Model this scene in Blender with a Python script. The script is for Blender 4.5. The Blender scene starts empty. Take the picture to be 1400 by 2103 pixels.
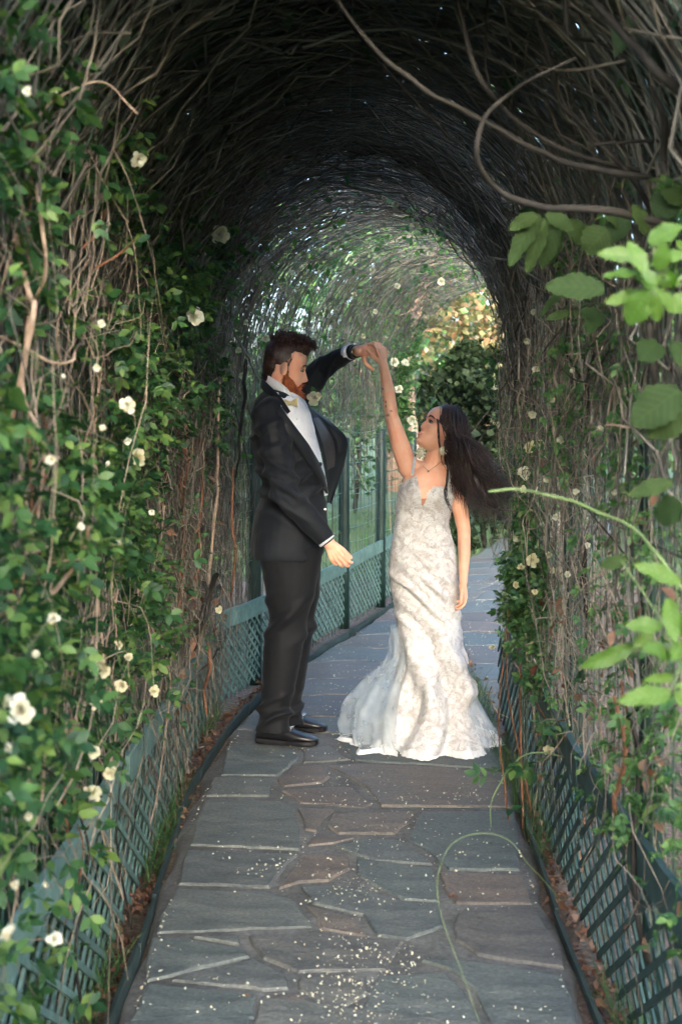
import bpy, bmesh, math, random
import numpy as np
from mathutils import Vector, Matrix, Quaternion

# ---------------------------------------------------------------- camera, sky, sun, exposure
scene = bpy.context.scene
FPX, CX, HY, CAMH = 2600.0, 700.0, 840.0, 1.516          # focal length in photo pixels, centre column, horizon row, eye height
cam_d = bpy.data.cameras.new('camera'); cam = bpy.data.objects.new('camera', cam_d)
scene.collection.objects.link(cam); scene.camera = cam
cam.location = (0, 0, CAMH); cam.rotation_euler = (math.radians(90), 0, 0)
cam_d.sensor_fit = 'VERTICAL'; cam_d.sensor_height = 36.0; cam_d.sensor_width = 24.0
cam_d.lens = 36.0 * FPX / 2103.0
cam_d.shift_y = (HY - 1051.5) / 2103.0
cam_d.clip_start = 0.05; cam_d.clip_end = 600
cam_d.dof.use_dof = True; cam_d.dof.focus_distance = 5.75; cam_d.dof.aperture_fstop = 4.5

SUN = Vector((0.10, -1.0, 0.19)).normalized()            # direction towards the sun
world = bpy.data.worlds.new('World'); scene.world = world; world.use_nodes = True
wn = world.node_tree; wn.nodes.clear()
sky = wn.nodes.new('ShaderNodeTexSky'); sky.sky_type = 'NISHITA'; sky.sun_disc = False
sky.sun_elevation = math.asin(SUN.z); sky.sun_rotation = math.atan2(SUN.x, SUN.y)
sky.air_density = 0.8; sky.dust_density = 7.0; sky.ozone_density = 1.0
bg = wn.nodes.new('ShaderNodeBackground'); bg.inputs['Strength'].default_value = 0.15
wo = wn.nodes.new('ShaderNodeOutputWorld')
wn.links.new(sky.outputs[0], bg.inputs[0]); wn.links.new(bg.outputs[0], wo.inputs[0])
sun_d = bpy.data.lights.new('sun', 'SUN'); sun_d.energy = 0.5; sun_d.angle = math.radians(24); sun_d.color = (1.0, 0.98, 0.95)
sun = bpy.data.objects.new('sun', sun_d); scene.collection.objects.link(sun)
sun.rotation_euler = SUN.to_track_quat('Z', 'Y').to_euler(); sun.location = (5, -6, 12)
vs = scene.view_settings
vs.view_transform = 'Standard'; vs.look = 'None'; vs.gamma = 1.0; vs.use_curve_mapping = False
vs.exposure = 4.0
vs.use_white_balance = True; vs.white_balance_temperature = 5600; vs.white_balance_tint = 10   # set for open shade, as the photographer's camera was
cy = scene.cycles
cy.max_bounces = 5; cy.diffuse_bounces = 3; cy.glossy_bounces = 1; cy.transmission_bounces = 3; cy.transparent_max_bounces = 10
cy.caustics_reflective = False; cy.caustics_refractive = False
cy.use_denoising = True; cy.use_adaptive_sampling = True; cy.adaptive_threshold = 0.05; cy.sample_clamp_indirect = 6.0

# ---------------------------------------------------------------- helpers
COL = scene.collection
rnd = random.Random(7)
rng = np.random.default_rng(11)
V = Vector

def P(x, y, Y):
    """a point at depth Y that the photo shows at pixel x, y"""
    return V(((x - CX) * Y / FPX, Y, CAMH - (y - HY) * Y / FPX))
def G(x, y):
    """the point of the ground plane that the photo shows at pixel x, y"""
    Y = FPX * CAMH / (y - HY)
    return V(((x - CX) * Y / FPX, Y, 0.0))

def link(o, parent=None):
    COL.objects.link(o)
    if parent is not None: o.parent = parent
    return o
def mesh_obj(name, me, mat=None, parent=None, loc=None):
    o = bpy.data.objects.new(name, me)
    if mat is not None and not me.materials: me.materials.append(mat)
    if loc is not None: o.location = loc
    return link(o, parent)
def empty(name, loc=(0, 0, 0)):
    o = bpy.data.objects.new(name, None); o.location = loc; o.empty_display_size = 0.1
    return link(o)
def tag(o, label=None, cat=None, group=None, kind=None):
    if label: o['label'] = label
    if cat: o['category'] = cat
    if group: o['group'] = group
    if kind: o['kind'] = kind
    return o

def np_mesh(name, verts, faces, smooth=True):
    """verts (n,3); faces (m,k) one array, all of the same size"""
    verts = np.asarray(verts, dtype=np.float32); faces = np.asarray(faces, dtype=np.int32)
    me = bpy.data.meshes.new(name)
    m, k = faces.shape
    me.vertices.add(len(verts)); me.vertices.foreach_set('co', verts.ravel())
    me.loops.add(m * k); me.loops.foreach_set('vertex_index', faces.ravel())
    me.polygons.add(m)
    me.polygons.foreach_set('loop_start', np.arange(0, m * k, k, dtype=np.int32))
    me.polygons.foreach_set('use_smooth', np.full(m, smooth, dtype=bool))
    me.update(calc_edges=True)
    return me

class MB:
    """collects shapes for ONE mesh"""
    def __init__(self): self.v = []; self.f = []
    def add(self, verts, faces):
        b = len(self.v); self.v += [tuple(p) for p in verts]; self.f += [tuple(i + b for i in f) for f in faces]
    def box(self, c, s, R=None):
        x, y, z = s[0] / 2, s[1] / 2, s[2] / 2
        ps = [V((a * x, b * y, d * z)) for a in (-1, 1) for b in (-1, 1) for d in (-1, 1)]
        if R is not None: ps = [R @ p for p in ps]
        self.add([p + V(c) for p in ps], [(0, 1, 3, 2), (4, 6, 7, 5), (0, 4, 5, 1), (2, 3, 7, 6), (0, 2, 6, 4), (1, 5, 7, 3)])
    def bar(self, a, b, w, t, up=V((0, 0, 1))):
        """a straight board from a to b, w high (along up), t thick"""
        a, b = V(a), V(b); d = (b - a); L = d.length; d.normalize()
        s = d.cross(up).normalized(); u = s.cross(d).normalized()
        R = Matrix((d, s, u)).transposed()
        self.box((a + b) / 2, (L, t, w), R)
    def chain(self, pts, radii, n=12, squash=None):
        """closed round tube with domed ends, radius per point"""
        pts = [V(p) for p in pts]; m = len(pts)
        P2, R2 = [], []
        d0 = (pts[0] - pts[1]).normalized(); d1 = (pts[-1] - pts[-2]).normalized()
        for k in (0.97, 0.75, 0.4): P2.append(pts[0] + d0 * radii[0] * k); R2.append(radii[0] * math.sqrt(1 - k * k))
        for i in range(m): P2.append(pts[i]); R2.append(radii[i])
        for k in (0.4, 0.75, 0.97): P2.append(pts[-1] + d1 * radii[-1] * k); R2.append(radii[-1] * math.sqrt(1 - k * k))
        rings = []; prev = None
        for i, p in enumerate(P2):
            t = (P2[min(i + 1, len(P2) - 1)] - P2[max(i - 1, 0)]).normalized()
            if prev is None:
                a = V((0, 0, 1)) if abs(t.z) < 0.9 else V((1, 0, 0)); u = t.cross(a).normalized()
            else: u = (prev - t * prev.dot(t)).normalized()
            prev = u; w = t.cross(u)
            rings.append([p + (u * math.cos(2 * math.pi * j / n) + w * math.sin(2 * math.pi * j / n)) * R2[i] for j in range(n)])
        self.rings(rings)
    def rings(self, rings, cap=True):
        n = len(rings[0]); vs = [p for r in rings for p in r]; fs = []
        for i in range(len(rings) - 1):
            for j in range(n):
                a, b = i * n + j, i * n + (j + 1) % n; fs.append((a, b, b + n, a + n))
        if cap: fs.append(tuple(range(n))[::-1]); fs.append(tuple((len(rings) - 1) * n + j for j in range(n)))
        self.add(vs, fs)
    def ball(self, c, r, R=None, n=14, m=9):
        r = (r, r, r) if isinstance(r, (int, float)) else r; rings = []
        for i in range(1, m):
            t = math.pi * i / m
            ring = [V((r[0] * math.sin(t) * math.cos(2 * math.pi * j / n), r[1] * math.sin(t) * math.sin(2 * math.pi * j / n), -r[2] * math.cos(t))) for j in range(n)]
            rings.append([(R @ p if R is not None else p) + V(c) for p in ring])
        self.rings(rings)
    def grid(self, rows):
        n = len(rows[0]); self.add([p for r in rows for p in r],
            [(i * n + j, i * n + j + 1, (i + 1) * n + j + 1, (i + 1) * n + j) for i in range(len(rows) - 1) for j in range(n - 1)])
    def mesh(self, name, smooth=True):
        me = bpy.data.meshes.new(name); me.from_pydata(self.v, [], self.f); me.validate(); me.update()
        if smooth: me.polygons.foreach_set('use_smooth', np.ones(len(me.polygons), dtype=bool))
        return me
    def build(self, name, mat, parent=None, smooth=True, loc=None):
        return mesh_obj(name, self.mesh(name, smooth), mat, parent, loc)

def recalc(me):
    bm = bmesh.new(); bm.from_mesh(me); bmesh.ops.recalc_face_normals(bm, faces=bm.faces); bm.to_mesh(me); bm.free(); return me

def fused(mb, name, voxel, smooth=6, fac=0.5):
    """one continuous skin round every shape in mb"""
    me = recalc(mb.mesh(name)); o = bpy.data.objects.new(name, me); COL.objects.link(o)
    r = o.modifiers.new('r', 'REMESH'); r.mode = 'VOXEL'; r.voxel_size = voxel; r.use_smooth_shade = True
    if smooth:
        s = o.modifiers.new('s', 'SMOOTH'); s.factor = fac; s.iterations = smooth
    dg = bpy.context.evaluated_depsgraph_get()
    out = bpy.data.meshes.new_from_object(o.evaluated_get(dg)); out.name = name
    bpy.data.objects.remove(o); bpy.data.meshes.remove(me)
    out.polygons.foreach_set('use_smooth', np.ones(len(out.polygons), dtype=bool))
    return out
def coords(me):
    a = np.empty(len(me.vertices) * 3, dtype=np.float32); me.vertices.foreach_get('co', a); return a.reshape(-1, 3).astype(np.float64)
def normals(me):
    a = np.empty(len(me.vertices) * 3, dtype=np.float32); me.vertices.foreach_get('normal', a); return a.reshape(-1, 3).astype(np.float64)
def set_coords(me, a):
    me.vertices.foreach_set('co', np.asarray(a, dtype=np.float32).ravel()); me.update()

_perm = np.random.default_rng(3).random((64, 64, 64))
def vnoise(p, f=1.0, seed=0.0):
    """smooth value noise, -1..1, p (n,3)"""
    q = np.asarray(p, dtype=np.float64) * f + seed * 17.31
    i = np.floor(q).astype(int); t = q - i; t = t * t * (3 - 2 * t); i &= 63; j = (i + 1) & 63
    def c(a, b, d): return _perm[a[:, 0], b[:, 1], d[:, 2]]
    x0 = c(i, i, i) * (1 - t[:, 0]) + c(j, i, i) * t[:, 0]; x1 = c(i, j, i) * (1 - t[:, 0]) + c(j, j, i) * t[:, 0]
    x2 = c(i, i, j) * (1 - t[:, 0]) + c(j, i, j) * t[:, 0]; x3 = c(i, j, j) * (1 - t[:, 0]) + c(j, j, j) * t[:, 0]
    y0 = x0 * (1 - t[:, 1]) + x1 * t[:, 1]; y1 = x2 * (1 - t[:, 1]) + x3 * t[:, 1]
    return 2 * (y0 * (1 - t[:, 2]) + y1 * t[:, 2]) - 1

def tubes(paths, radii, sides=3):
    """many open thin stems at once: paths (N,K,3), radii (N,K) -> verts, quads"""
    paths = np.asarray(paths, float); N, K, _ = paths.shape; radii = np.asarray(radii, float)
    if radii.ndim == 1: radii = np.repeat(radii[:, None], K, 1)
    t = np.gradient(paths, axis=1); t /= np.linalg.norm(t, axis=2, keepdims=True) + 1e-9
    ref = np.where(np.abs(t[:, :1, 2:3]) < 0.8, np.array([0, 0, 1.0]), np.array([1.0, 0.3, 0])); ref = np.broadcast_to(ref, t.shape)
    u = np.cross(t, ref); u /= np.linalg.norm(u, axis=2, keepdims=True) + 1e-9; w = np.cross(t, u)
    a = np.arange(sides) * 2 * np.pi / sides
    ring = (u[:, :, None] * np.cos(a)[None, None, :, None] + w[:, :, None] * np.sin(a)[None, None, :, None]) * radii[:, :, None, None] + paths[:, :, None]
    verts = ring.reshape(-1, 3)
    k = np.arange(K - 1)[:, None]; s = np.arange(sides)[None]
    q = np.stack([k * sides + s, k * sides + (s + 1) % sides, (k + 1) * sides + (s + 1) % sides, (k + 1) * sides + s], -1).reshape(-1, 4)
    faces = (q[None] + (np.arange(N) * K * sides)[:, None, None]).reshape(-1, 4)
    return verts, faces
def smooth_path(pts, k=10):
    """Catmull-Rom through the points"""
    pts = [np.array(p, float) for p in pts]; pts = [2 * pts[0] - pts[1]] + pts + [2 * pts[-1] - pts[-2]]; out = []
    for i in range(1, len(pts) - 2):
        p0, p1, p2, p3 = pts[i - 1:i + 3]
        for j in range(k):
            t = j / k
            out.append(0.5 * (2 * p1 + (p2 - p0) * t + (2 * p0 - 5 * p1 + 4 * p2 - p3) * t * t + (3 * p1 - p0 - 3 * p2 + p3) * t ** 3))
    out.append(pts[-2]); return np.array(out)
def stem_mesh(name, pts, r0, r1, sides=7, wob=0.0):
    p = smooth_path(pts); n = len(p)
    if wob: p = p + np.stack([vnoise(p, 14, 3), vnoise(p, 14, 5), vnoise(p, 14, 8)], -1) * wob
    rr = np.linspace(r0, r1, n) * (1 + 0.15 * vnoise(p, 25, 2)); rr[0] *= 0.6; rr[-1] *= 0.4
    v, f = tubes(p[None], rr[None], sides); return np_mesh(name, v, f)

# leaf shapes: a folded blade with a pointed tip, length 1 along +y, face up +z
def leaf_blade(w=0.3, fold=0.10, droop=0.12):
    v = np.array([(0, 0, 0), (w * .75, .22, fold * .8), (w, .5, fold), (w * .6, .78, fold * .3 - droop * .6), (0, 1, -droop), (-w * .6, .78, fold * .3 - droop * .6),
                  (-w, .5, fold), (-w * .75, .22, fold * .8), (0, .25, 0), (0, .52, 0), (0, .78, -droop * .6)])
    f = np.array([(0, 1, 8, 7), (1, 2, 9, 8), (7, 8, 9, 6), (2, 3, 10, 9), (6, 9, 10, 5), (3, 4, 5, 10)])
    return v, f
def leaf_small(w=0.3, fold=0.08):
    v = np.array([(0, 0, 0), (w, .45, fold), (0, 1, -.08), (-w, .45, fold), (0, .5, 0)]); f = np.array([(0, 1, 2, 4), (0, 4, 2, 3)]); return v, f
def rand_rot(n, upbias=0.6, yaw=None):
    """random frames for leaves: the blade's face tends up, the tip out and down"""
    yaw = rng.uniform(0, 2 * np.pi, n) if yaw is None else yaw
    pitch = rng.normal(-0.35, 0.55, n); roll = rng.normal(0, 0.9 * (1 - upbias) + 0.35, n)
    cyw, syw = np.cos(yaw), np.sin(yaw); cp, sp = np.cos(pitch), np.sin(pitch); cr, sr = np.cos(roll), np.sin(roll)
    y = np.stack([cyw * cp, syw * cp, sp], -1); side = np.stack([syw, -cyw, np.zeros(n)], -1); up = np.cross(side, y)
    x = side * cr[:, None] + up * sr[:, None]; z = np.cross(x, y)
    return np.stack([x, y, z], -1)
def scatter(tv, tf, R, loc, sc):
    """copies of a template, one mesh"""
    sc = np.asarray(sc, float); sc = np.full(len(loc), sc) if sc.ndim == 0 else sc
    v = np.einsum('nij,kj->nki', R, tv) * sc[:, None, None] + loc[:, None]
    f = tf[None] + (np.arange(len(loc)) * len(tv))[:, None, None]
    return v.reshape(-1, 3), f.reshape(-1, tf.shape[1])
def merge(parts):
    vs, fs, b = [], [], 0
    for v, f in parts: vs.append(v); fs.append(f + b); b += len(v)
    return np.concatenate(vs), np.concatenate(fs)

# ---------------------------------------------------------------- materials
def mat_new(name):
    m = bpy.data.materials.new(name); m.use_nodes = True; nt = m.node_tree; nt.nodes.clear()
    out = nt.nodes.new('ShaderNodeOutputMaterial'); b = nt.nodes.new('ShaderNodeBsdfPrincipled'); nt.links.new(b.outputs[0], out.inputs[0])
    return m, nt, b, out
def ramp(nt, fac, stops, interp='LINEAR'):
    r = nt.nodes.new('ShaderNodeValToRGB'); r.color_ramp.interpolation = interp; e = r.color_ramp.elements
    while len(e) > 1: e.remove(e[-1])
    e[0].position = stops[0][0]; e[0].color = (*stops[0][1], 1)
    for p, c in stops[1:]: n = e.new(p); n.color = (*c, 1)
    nt.links.new(fac, r.inputs[0]); return r.outputs[0]
def nnode(nt, scale, detail=4, rough=0.55, coord='Object', stretch=None, dist=0.0):
    tc = nt.nodes.new('ShaderNodeTexCoord'); n = nt.nodes.new('ShaderNodeTexNoise')
    n.inputs['Scale'].default_value = scale; n.inputs['Detail'].default_value = detail; n.inputs['Roughness'].default_value = rough; n.inputs['Distortion'].default_value = dist
    src = tc.outputs[coord]
    if stretch:
        mp = nt.nodes.new('ShaderNodeMapping'); mp.inputs['Scale'].default_value = stretch; nt.links.new(src, mp.inputs[0]); src = mp.outputs[0]
    nt.links.new(src, n.inputs['Vector']); return n.outputs['Fac']
def mixc(nt, a, b, fac, mode='MIX'):
    m = nt.nodes.new('ShaderNodeMix'); m.data_type = 'RGBA'; m.blend_type = mode
    for s, v in ((m.inputs['Factor'], fac), (m.inputs['A'], a), (m.inputs['B'], b)):
        if isinstance(v, (int, float)): s.default_value = v
        elif isinstance(v, tuple): s.default_value = (*v, 1)
        else: nt.links.new(v, s)
    return m.outputs['Result']
def bump(nt, b, h, strength=0.3, dist=0.01):
    n = nt.nodes.new('ShaderNodeBump'); n.inputs['Strength'].default_value = strength; n.inputs['Distance'].default_value = dist
    nt.links.new(h, n.inputs['Height']); nt.links.new(n.outputs[0], b.inputs['Normal'])
def rand_val(nt):
    g = nt.nodes.new('ShaderNodeNewGeometry'); o = nt.nodes.new('ShaderNodeObjectInfo'); a = nt.nodes.new('ShaderNodeMath'); a.operation = 'ADD'
    nt.links.new(g.outputs['Random Per Island'], a.inputs[0]); nt.links.new(o.outputs['Random'], a.inputs[1])
    f = nt.nodes.new('ShaderNodeMath'); f.operation = 'FRACT'; nt.links.new(a.outputs[0], f.inputs[0]); return f.outputs[0]
def mat_leaf(name, stops, trans=0.35, rough=0.45, veins=False):
    m, nt, b, out = mat_new(name)
    c = ramp(nt, rand_val(nt), stops)
    n = nnode(nt, 60, 2); c = mixc(nt, c, ramp(nt, n, [(0.3, (.72, .74, .7)), (0.7, (1.15, 1.12, 1.05))]), 1.0, 'MULTIPLY')
    if veins:      # pale midrib and side ribs of a single broad leaf
        tc = nt.nodes.new('ShaderNodeTexCoord'); sp = nt.nodes.new('ShaderNodeSeparateXYZ'); nt.links.new(tc.outputs['Object'], sp.inputs[0])
        def mth(op, a, b_=None):
            q = nt.nodes.new('ShaderNodeMath'); q.operation = op
            for i_, v_ in enumerate((a, b_)):
                if v_ is None: continue
                if isinstance(v_, (int, float)): q.inputs[i_].default_value = v_
                else: nt.links.new(v_, q.inputs[i_])
            return q.outputs[0]
        ax = mth('ABSOLUTE', sp.outputs[0]); rib = mth('SINE', mth('MULTIPLY', mth('SUBTRACT', sp.outputs[1], mth('MULTIPLY', ax, .8)), 44.0)); mid = mth('LESS_THAN', ax, .012); vv = mth('MAXIMUM', mid, mth('GREATER_THAN', rib, .93))
        c = mixc(nt, c, mixc(nt, c, (1.7, 1.6, 1.5), 1.0, 'MULTIPLY'), mth('MULTIPLY', vv, .55)); c = mixc(nt, c, mixc(nt, c, (.8, .82, .78), 1.0, 'MULTIPLY'), mth('MULTIPLY', mth('LESS_THAN', rib, -.6), .5))
    nt.links.new(c, b.inputs['Base Color']); b.inputs['Roughness'].default_value = rough; b.inputs['Specular IOR Level'].default_value = 0.35 if rough < .6 else .12
    t = nt.nodes.new('ShaderNodeBsdfTranslucent'); nt.links.new(mixc(nt, c, (1.0, 1.25, 0.45), 1.0, 'MULTIPLY'), t.inputs[0])
    mx = nt.nodes.new('ShaderNodeMixShader'); mx.inputs[0].default_value = trans
    nt.links.new(b.outputs[0], mx.inputs[1]); nt.links.new(t.outputs[0], mx.inputs[2]); nt.links.new(mx.outputs[0], out.inputs[0])
    return m
def mat_simple(name, stops, scale=20, rough=0.7, bs=0.3, bd=0.004, stretch=None, spec=0.3, detail=5, island=0.0, metallic=0.0):
    m, nt, b, out = mat_new(name)
    n = nnode(nt, scale, detail, 0.6, 'Object', stretch)
    c = ramp(nt, n, stops)
    if island:
        r = rand_val(nt); c = mixc(nt, c, ramp(nt, r, [(0, (1 - island,) * 3), (1, (1 + island,) * 3)]), 1.0, 'MULTIPLY')
    nt.links.new(c, b.inputs['Base Color']); b.inputs['Roughness'].default_value = rough; b.inputs['Specular IOR Level'].default_value = spec; b.inputs['Metallic'].default_value = metallic
    if bs: bump(nt, b, n, bs, bd)
    return m

M = {}
M['leaf_rose'] = mat_leaf('rose leaf', [(0, (0.0088, 0.0361, 0.0132)), (.45, (0.022, 0.0684, 0.0198)), (.75, (0.055, 0.1187, 0.0308)), (1, (0.121, 0.19, 0.044))], 0.35, .55)
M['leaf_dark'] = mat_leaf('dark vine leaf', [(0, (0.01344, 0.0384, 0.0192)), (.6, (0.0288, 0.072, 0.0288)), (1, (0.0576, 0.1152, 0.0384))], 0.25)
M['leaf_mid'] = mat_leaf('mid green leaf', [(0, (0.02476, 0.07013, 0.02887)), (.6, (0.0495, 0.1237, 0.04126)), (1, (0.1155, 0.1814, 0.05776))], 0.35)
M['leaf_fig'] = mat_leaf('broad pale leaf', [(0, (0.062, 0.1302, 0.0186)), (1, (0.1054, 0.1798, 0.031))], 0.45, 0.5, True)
M['leaf_figshade'] = mat_leaf('broad leaf darkened as shade', [(0, (.012, .026, .008)), (1, (.028, .048, .014))], 0.25, 0.75, True)  # shaded copy of the broad leaf, shade put into its colour
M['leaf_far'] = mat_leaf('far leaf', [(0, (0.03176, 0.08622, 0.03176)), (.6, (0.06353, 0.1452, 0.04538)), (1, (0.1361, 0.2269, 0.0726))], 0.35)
M['leaf_autumn'] = mat_leaf('ochre leaf', [(0, (0.135, 0.15, 0.0675)), (.35, (0.2025, 0.195, 0.105)), (.55, (0.2325, 0.165, 0.0975)), (.75, (0.255, 0.1425, 0.0825)), (.9, (0.15, 0.165, 0.075)), (1, (0.315, 0.2775, 0.21))], 0.35)
M['leaf_shade'] = mat_leaf('leaf darkened as shade', [(0, (.006, .012, .006)), (.6, (.014, .026, .012)), (1, (.03, .042, .02))], 0.2, .6)  # shade of the far hollow put into the leaf colour
M['leaf_dry'] = mat_leaf('dry leaf', [(0, (.075, .032, .02)), (.5, (.14, .075, .05)), (1, (.22, .14, .11))], 0.25, 0.6)
M['shoot'] = mat_simple('green shoot', [(.3, (0.09, 0.14, 0.045)), (.7, (0.15, 0.2, 0.08))], 30, 0.5, 0)
M['twig'] = mat_simple('twig bark', [(.3, (0.054, 0.048, 0.0375)), (.55, (0.1275, 0.111, 0.087)), (.75, (0.255, 0.228, 0.1875))], 9, 0.8, 0, island=0.55)
M['twig_pale'] = mat_simple('pale dry twig', [(.3, (0.112, 0.08736, 0.06272)), (.55, (0.2128, 0.1736, 0.1288)), (.75, (0.3584, 0.308, 0.2408))], 9, 0.8, 0, island=0.5)
M['twig_dark'] = mat_simple('dark twig bark', [(.3, (0.0405, 0.04253, 0.03645)), (.7, (0.1377, 0.1296, 0.1094))], 9, 0.8, 0, island=0.5)
M['stem_tan'] = mat_simple('tan stem bark', [(.3, (0.1575, 0.1058, 0.07139)), (.7, (0.3307, 0.2523, 0.1848))], 40, 0.75, 0.5, 0.003)
M['stem_red'] = mat_simple('red brown stem bark', [(.3, (0.084, 0.03675, 0.01838)), (.7, (0.189, 0.08925, 0.04462))], 40, 0.75, 0.5, 0.003)
M['stem_grey'] = mat_simple('grey stem bark', [(.3, (0.00728, 0.0065, 0.0052)), (.7, (0.0208, 0.0182, 0.0143))], 40, 0.8, 0.5, 0.003)
M['wire'] = mat_simple('dark green coated wire', [(.35, (0.0224, 0.0504, 0.042)), (.7, (0.077, 0.0868, 0.063))], 6, 0.55, 0, island=0.4)
M['wire_green'] = mat_simple('green coated fence wire', [(.35, (0.045, 0.144, 0.108)), (.7, (0.09, 0.216, 0.162))], 6, 0.45, 0, island=0.3)
M['post'] = mat_simple('dark green post paint', [(.35, (0.0048, 0.0168, 0.0144)), (.7, (0.012, 0.03, 0.0252))], 12, 0.45, 0.1)
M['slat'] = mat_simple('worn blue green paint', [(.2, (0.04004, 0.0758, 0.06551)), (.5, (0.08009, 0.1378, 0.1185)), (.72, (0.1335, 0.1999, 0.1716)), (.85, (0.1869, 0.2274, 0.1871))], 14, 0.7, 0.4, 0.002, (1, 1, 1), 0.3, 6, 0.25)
M['slat_shade'] = mat_simple('slat paint darkened as shade', [(.2, (0.0108, 0.024, 0.0228)), (.5, (0.021, 0.045, 0.042)), (.8, (0.045, 0.072, 0.066))], 14, 0.7, 0.4, 0.002, None, 0.3, 6, 0.25)  # darker copy of the slat paint, standing in for backlit shade
M['edging'] = mat_simple('green edging', [(.3, (0.01186, 0.02202, 0.02117)), (.7, (0.02964, 0.04658, 0.04235))], 10, 0.6, 0.3)
M['petal'] = mat_leaf('white petal', [(0, (.50, .50, .46)), (.7, (.58, .57, .51)), (1, (.56, .47, .34))], 0.25, 0.6)
M['petal_cream'] = mat_leaf('cream petal', [(0, (.56, .54, .42)), (1, (.60, .53, .38))], 0.25, 0.6)
M['bark'] = mat_simple('tree bark', [(.3, (0.108, 0.0675, 0.045)), (.7, (0.306, 0.207, 0.153))], 8, 0.85, 0.8, 0.02, (1, 1, .25))
# ================================================================ the setting
def cxl(Y):
    """X of the tunnel's centre line at depth Y: straight, then bending to the right"""
    Y = np.asarray(Y, float); t = np.clip(Y - 5.8, 0, 1.2)
    return 0.03 + 0.04 * np.clip((Y - 5.0) / .9, 0, 1) + 0.29 * t * t / 2.4 + 0.29 * np.clip(Y - 7.0, 0, None)
def heading(Y): return np.arctan(0.29 * np.clip((np.asarray(Y, float) - 5.8) / 1.2, 0, 1))
def along(lx, Yc, z):
    """tunnel coordinates (sideways, along, up) to world"""
    a = heading(Yc); lx = lx * (1 + .055 * np.clip((np.asarray(Yc, float) - 5.0) / .9, 0, 1)); return np.stack([cxl(Yc) + lx * np.cos(a), Yc - lx * np.sin(a), z], -1)
LEG, HW, RISE = 1.75, 0.70, 0.82
ARC = math.pi * math.sqrt((HW * HW + RISE * RISE) / 2); SLEN = 2 * LEG + ARC
def prof(s, off=0.0):
    s = np.asarray(s, float); th = np.pi * (1 - np.clip((s - LEG) / ARC, 0, 1))
    lx = (HW + off) * np.cos(th); z = np.where(s < LEG, s, np.where(s > LEG + ARC, SLEN - s, LEG + (RISE + off) * np.sin(th)))
    return lx, z

# ---- ground: lawn to the horizon, mulch beds
m, nt, b, _ = mat_new('lawn')
n1 = nnode(nt, 0.8, 3); n2 = nnode(nt, 40, 5)
c = mixc(nt, ramp(nt, n1, [(.35, (.06, .105, .033)), (.65, (.11, .15, .05))]), ramp(nt, n2, [(.3, (.5, .55, .45)), (.7, (1.3, 1.25, 1.15))]), 1.0, 'MULTIPLY')
nt.links.new(c, b.inputs['Base Color']); b.inputs['Roughness'].default_value = .9; bump(nt, b, n2, .8, .03); M['lawn'] = m
m, nt, b, _ = mat_new('mulch')
n1 = nnode(nt, 3, 4); n2 = nnode(nt, 55, 6, .7); n3 = nnode(nt, 130, 3)
c = ramp(nt, n2, [(.25, (.02, .015, .011)), (.5, (.10, .07, .055)), (.65, (.22, .15, .125)), (.8, (.36, .27, .23))])
c = mixc(nt, c, ramp(nt, n1, [(.4, (1, 1, 1)), (.62, (.75, .85, .6))]), 1.0, 'MULTIPLY')
nt.links.new(c, b.inputs['Base Color']); b.inputs['Roughness'].default_value = .95; bump(nt, b, n2, 1.0, .02); M['mulch'] = m
g = MB(); g.grid([[V((x, y, -0.05)) for x in (-250, -60, -12, -4, 4, 12, 60, 250)] for y in (-120, -12, 0, 12, 40, 120, 400)])
tag(g.build('ground', M['lawn'], None), 'short green lawn around the arbour', 'lawn', kind='structure')
g = MB(); ys = np.linspace(-2, 11.2, 45)
rows = []
for y in ys:
    r = []
    for lx in np.linspace(-2.6, 3.0, 29):
        p = along(np.array(lx), np.array(y), np.array(0.)); k = 0.012 * float(vnoise(np.array([[lx, y, 0]]), 4)[0]) + 0.006 * float(vnoise(np.array([[lx, y, 0]]), 13)[0])
        r.append(V((p[0], p[1], -0.028 + k)))
    rows.append(r)
g.grid(rows); tag(g.build('mulch_bed', M['mulch'], None), 'brown mulch and litter under the arbour walls', 'mulch', kind='structure')

# ---- path: mortar bed with flagstones
m, nt, b, _ = mat_new('mortar')
n1 = nnode(nt, 70, 5); n2 = nnode(nt, 5, 3)
c = mixc(nt, ramp(nt, n1, [(.3, (.12, .12, .115)), (.7, (.25, .25, .24))]), ramp(nt, n2, [(.35, (0.372, 0.3844, 0.372)), (.65, (0.682, 0.682, 0.6696))]), 1.0, 'MULTIPLY')
nt.links.new(c, b.inputs['Base Color']); b.inputs['Roughness'].default_value = .9; bump(nt, b, n1, .6, .004); M['mortar'] = m
m, nt, b, _ = mat_new('slate')
oi = nt.nodes.new('ShaderNodeObjectInfo')
base = ramp(nt, oi.outputs['Random'], [(0, (0.08114, 0.09874, 0.09602)), (.3, (0.1005, 0.1112, 0.1028)), (.5, (0.1082, 0.106, 0.09332)), (.65, (0.1221, 0.1046, 0.08926)), (.8, (0.09892, 0.0885, 0.07776)), (1, (0.08501, 0.1024, 0.1014))])
n1 = nnode(nt, 5, 6, .6, 'Object', (1, 2.6, 1)); n2 = nnode(nt, 90, 4, .6); n3 = nnode(nt, 14, 5, .65, 'Object', (1, 2, 1), 1.2)
c = mixc(nt, base, ramp(nt, n1, [(.28, (.5, .53, .56)), (.5, (1, 1, 1)), (.72, (1.5, 1.42, 1.32))]), 1.0, 'MULTIPLY')
c = mixc(nt, c, ramp(nt, n2, [(.3, (.68, .68, .68)), (.7, (1.32, 1.32, 1.32))]), 1.0, 'MULTIPLY')
c = mixc(nt, c, (.045, .036, .028), ramp(nt, n3, [(.62, (0, 0, 0)), (.78, (.45, .45, .45))]))
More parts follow.
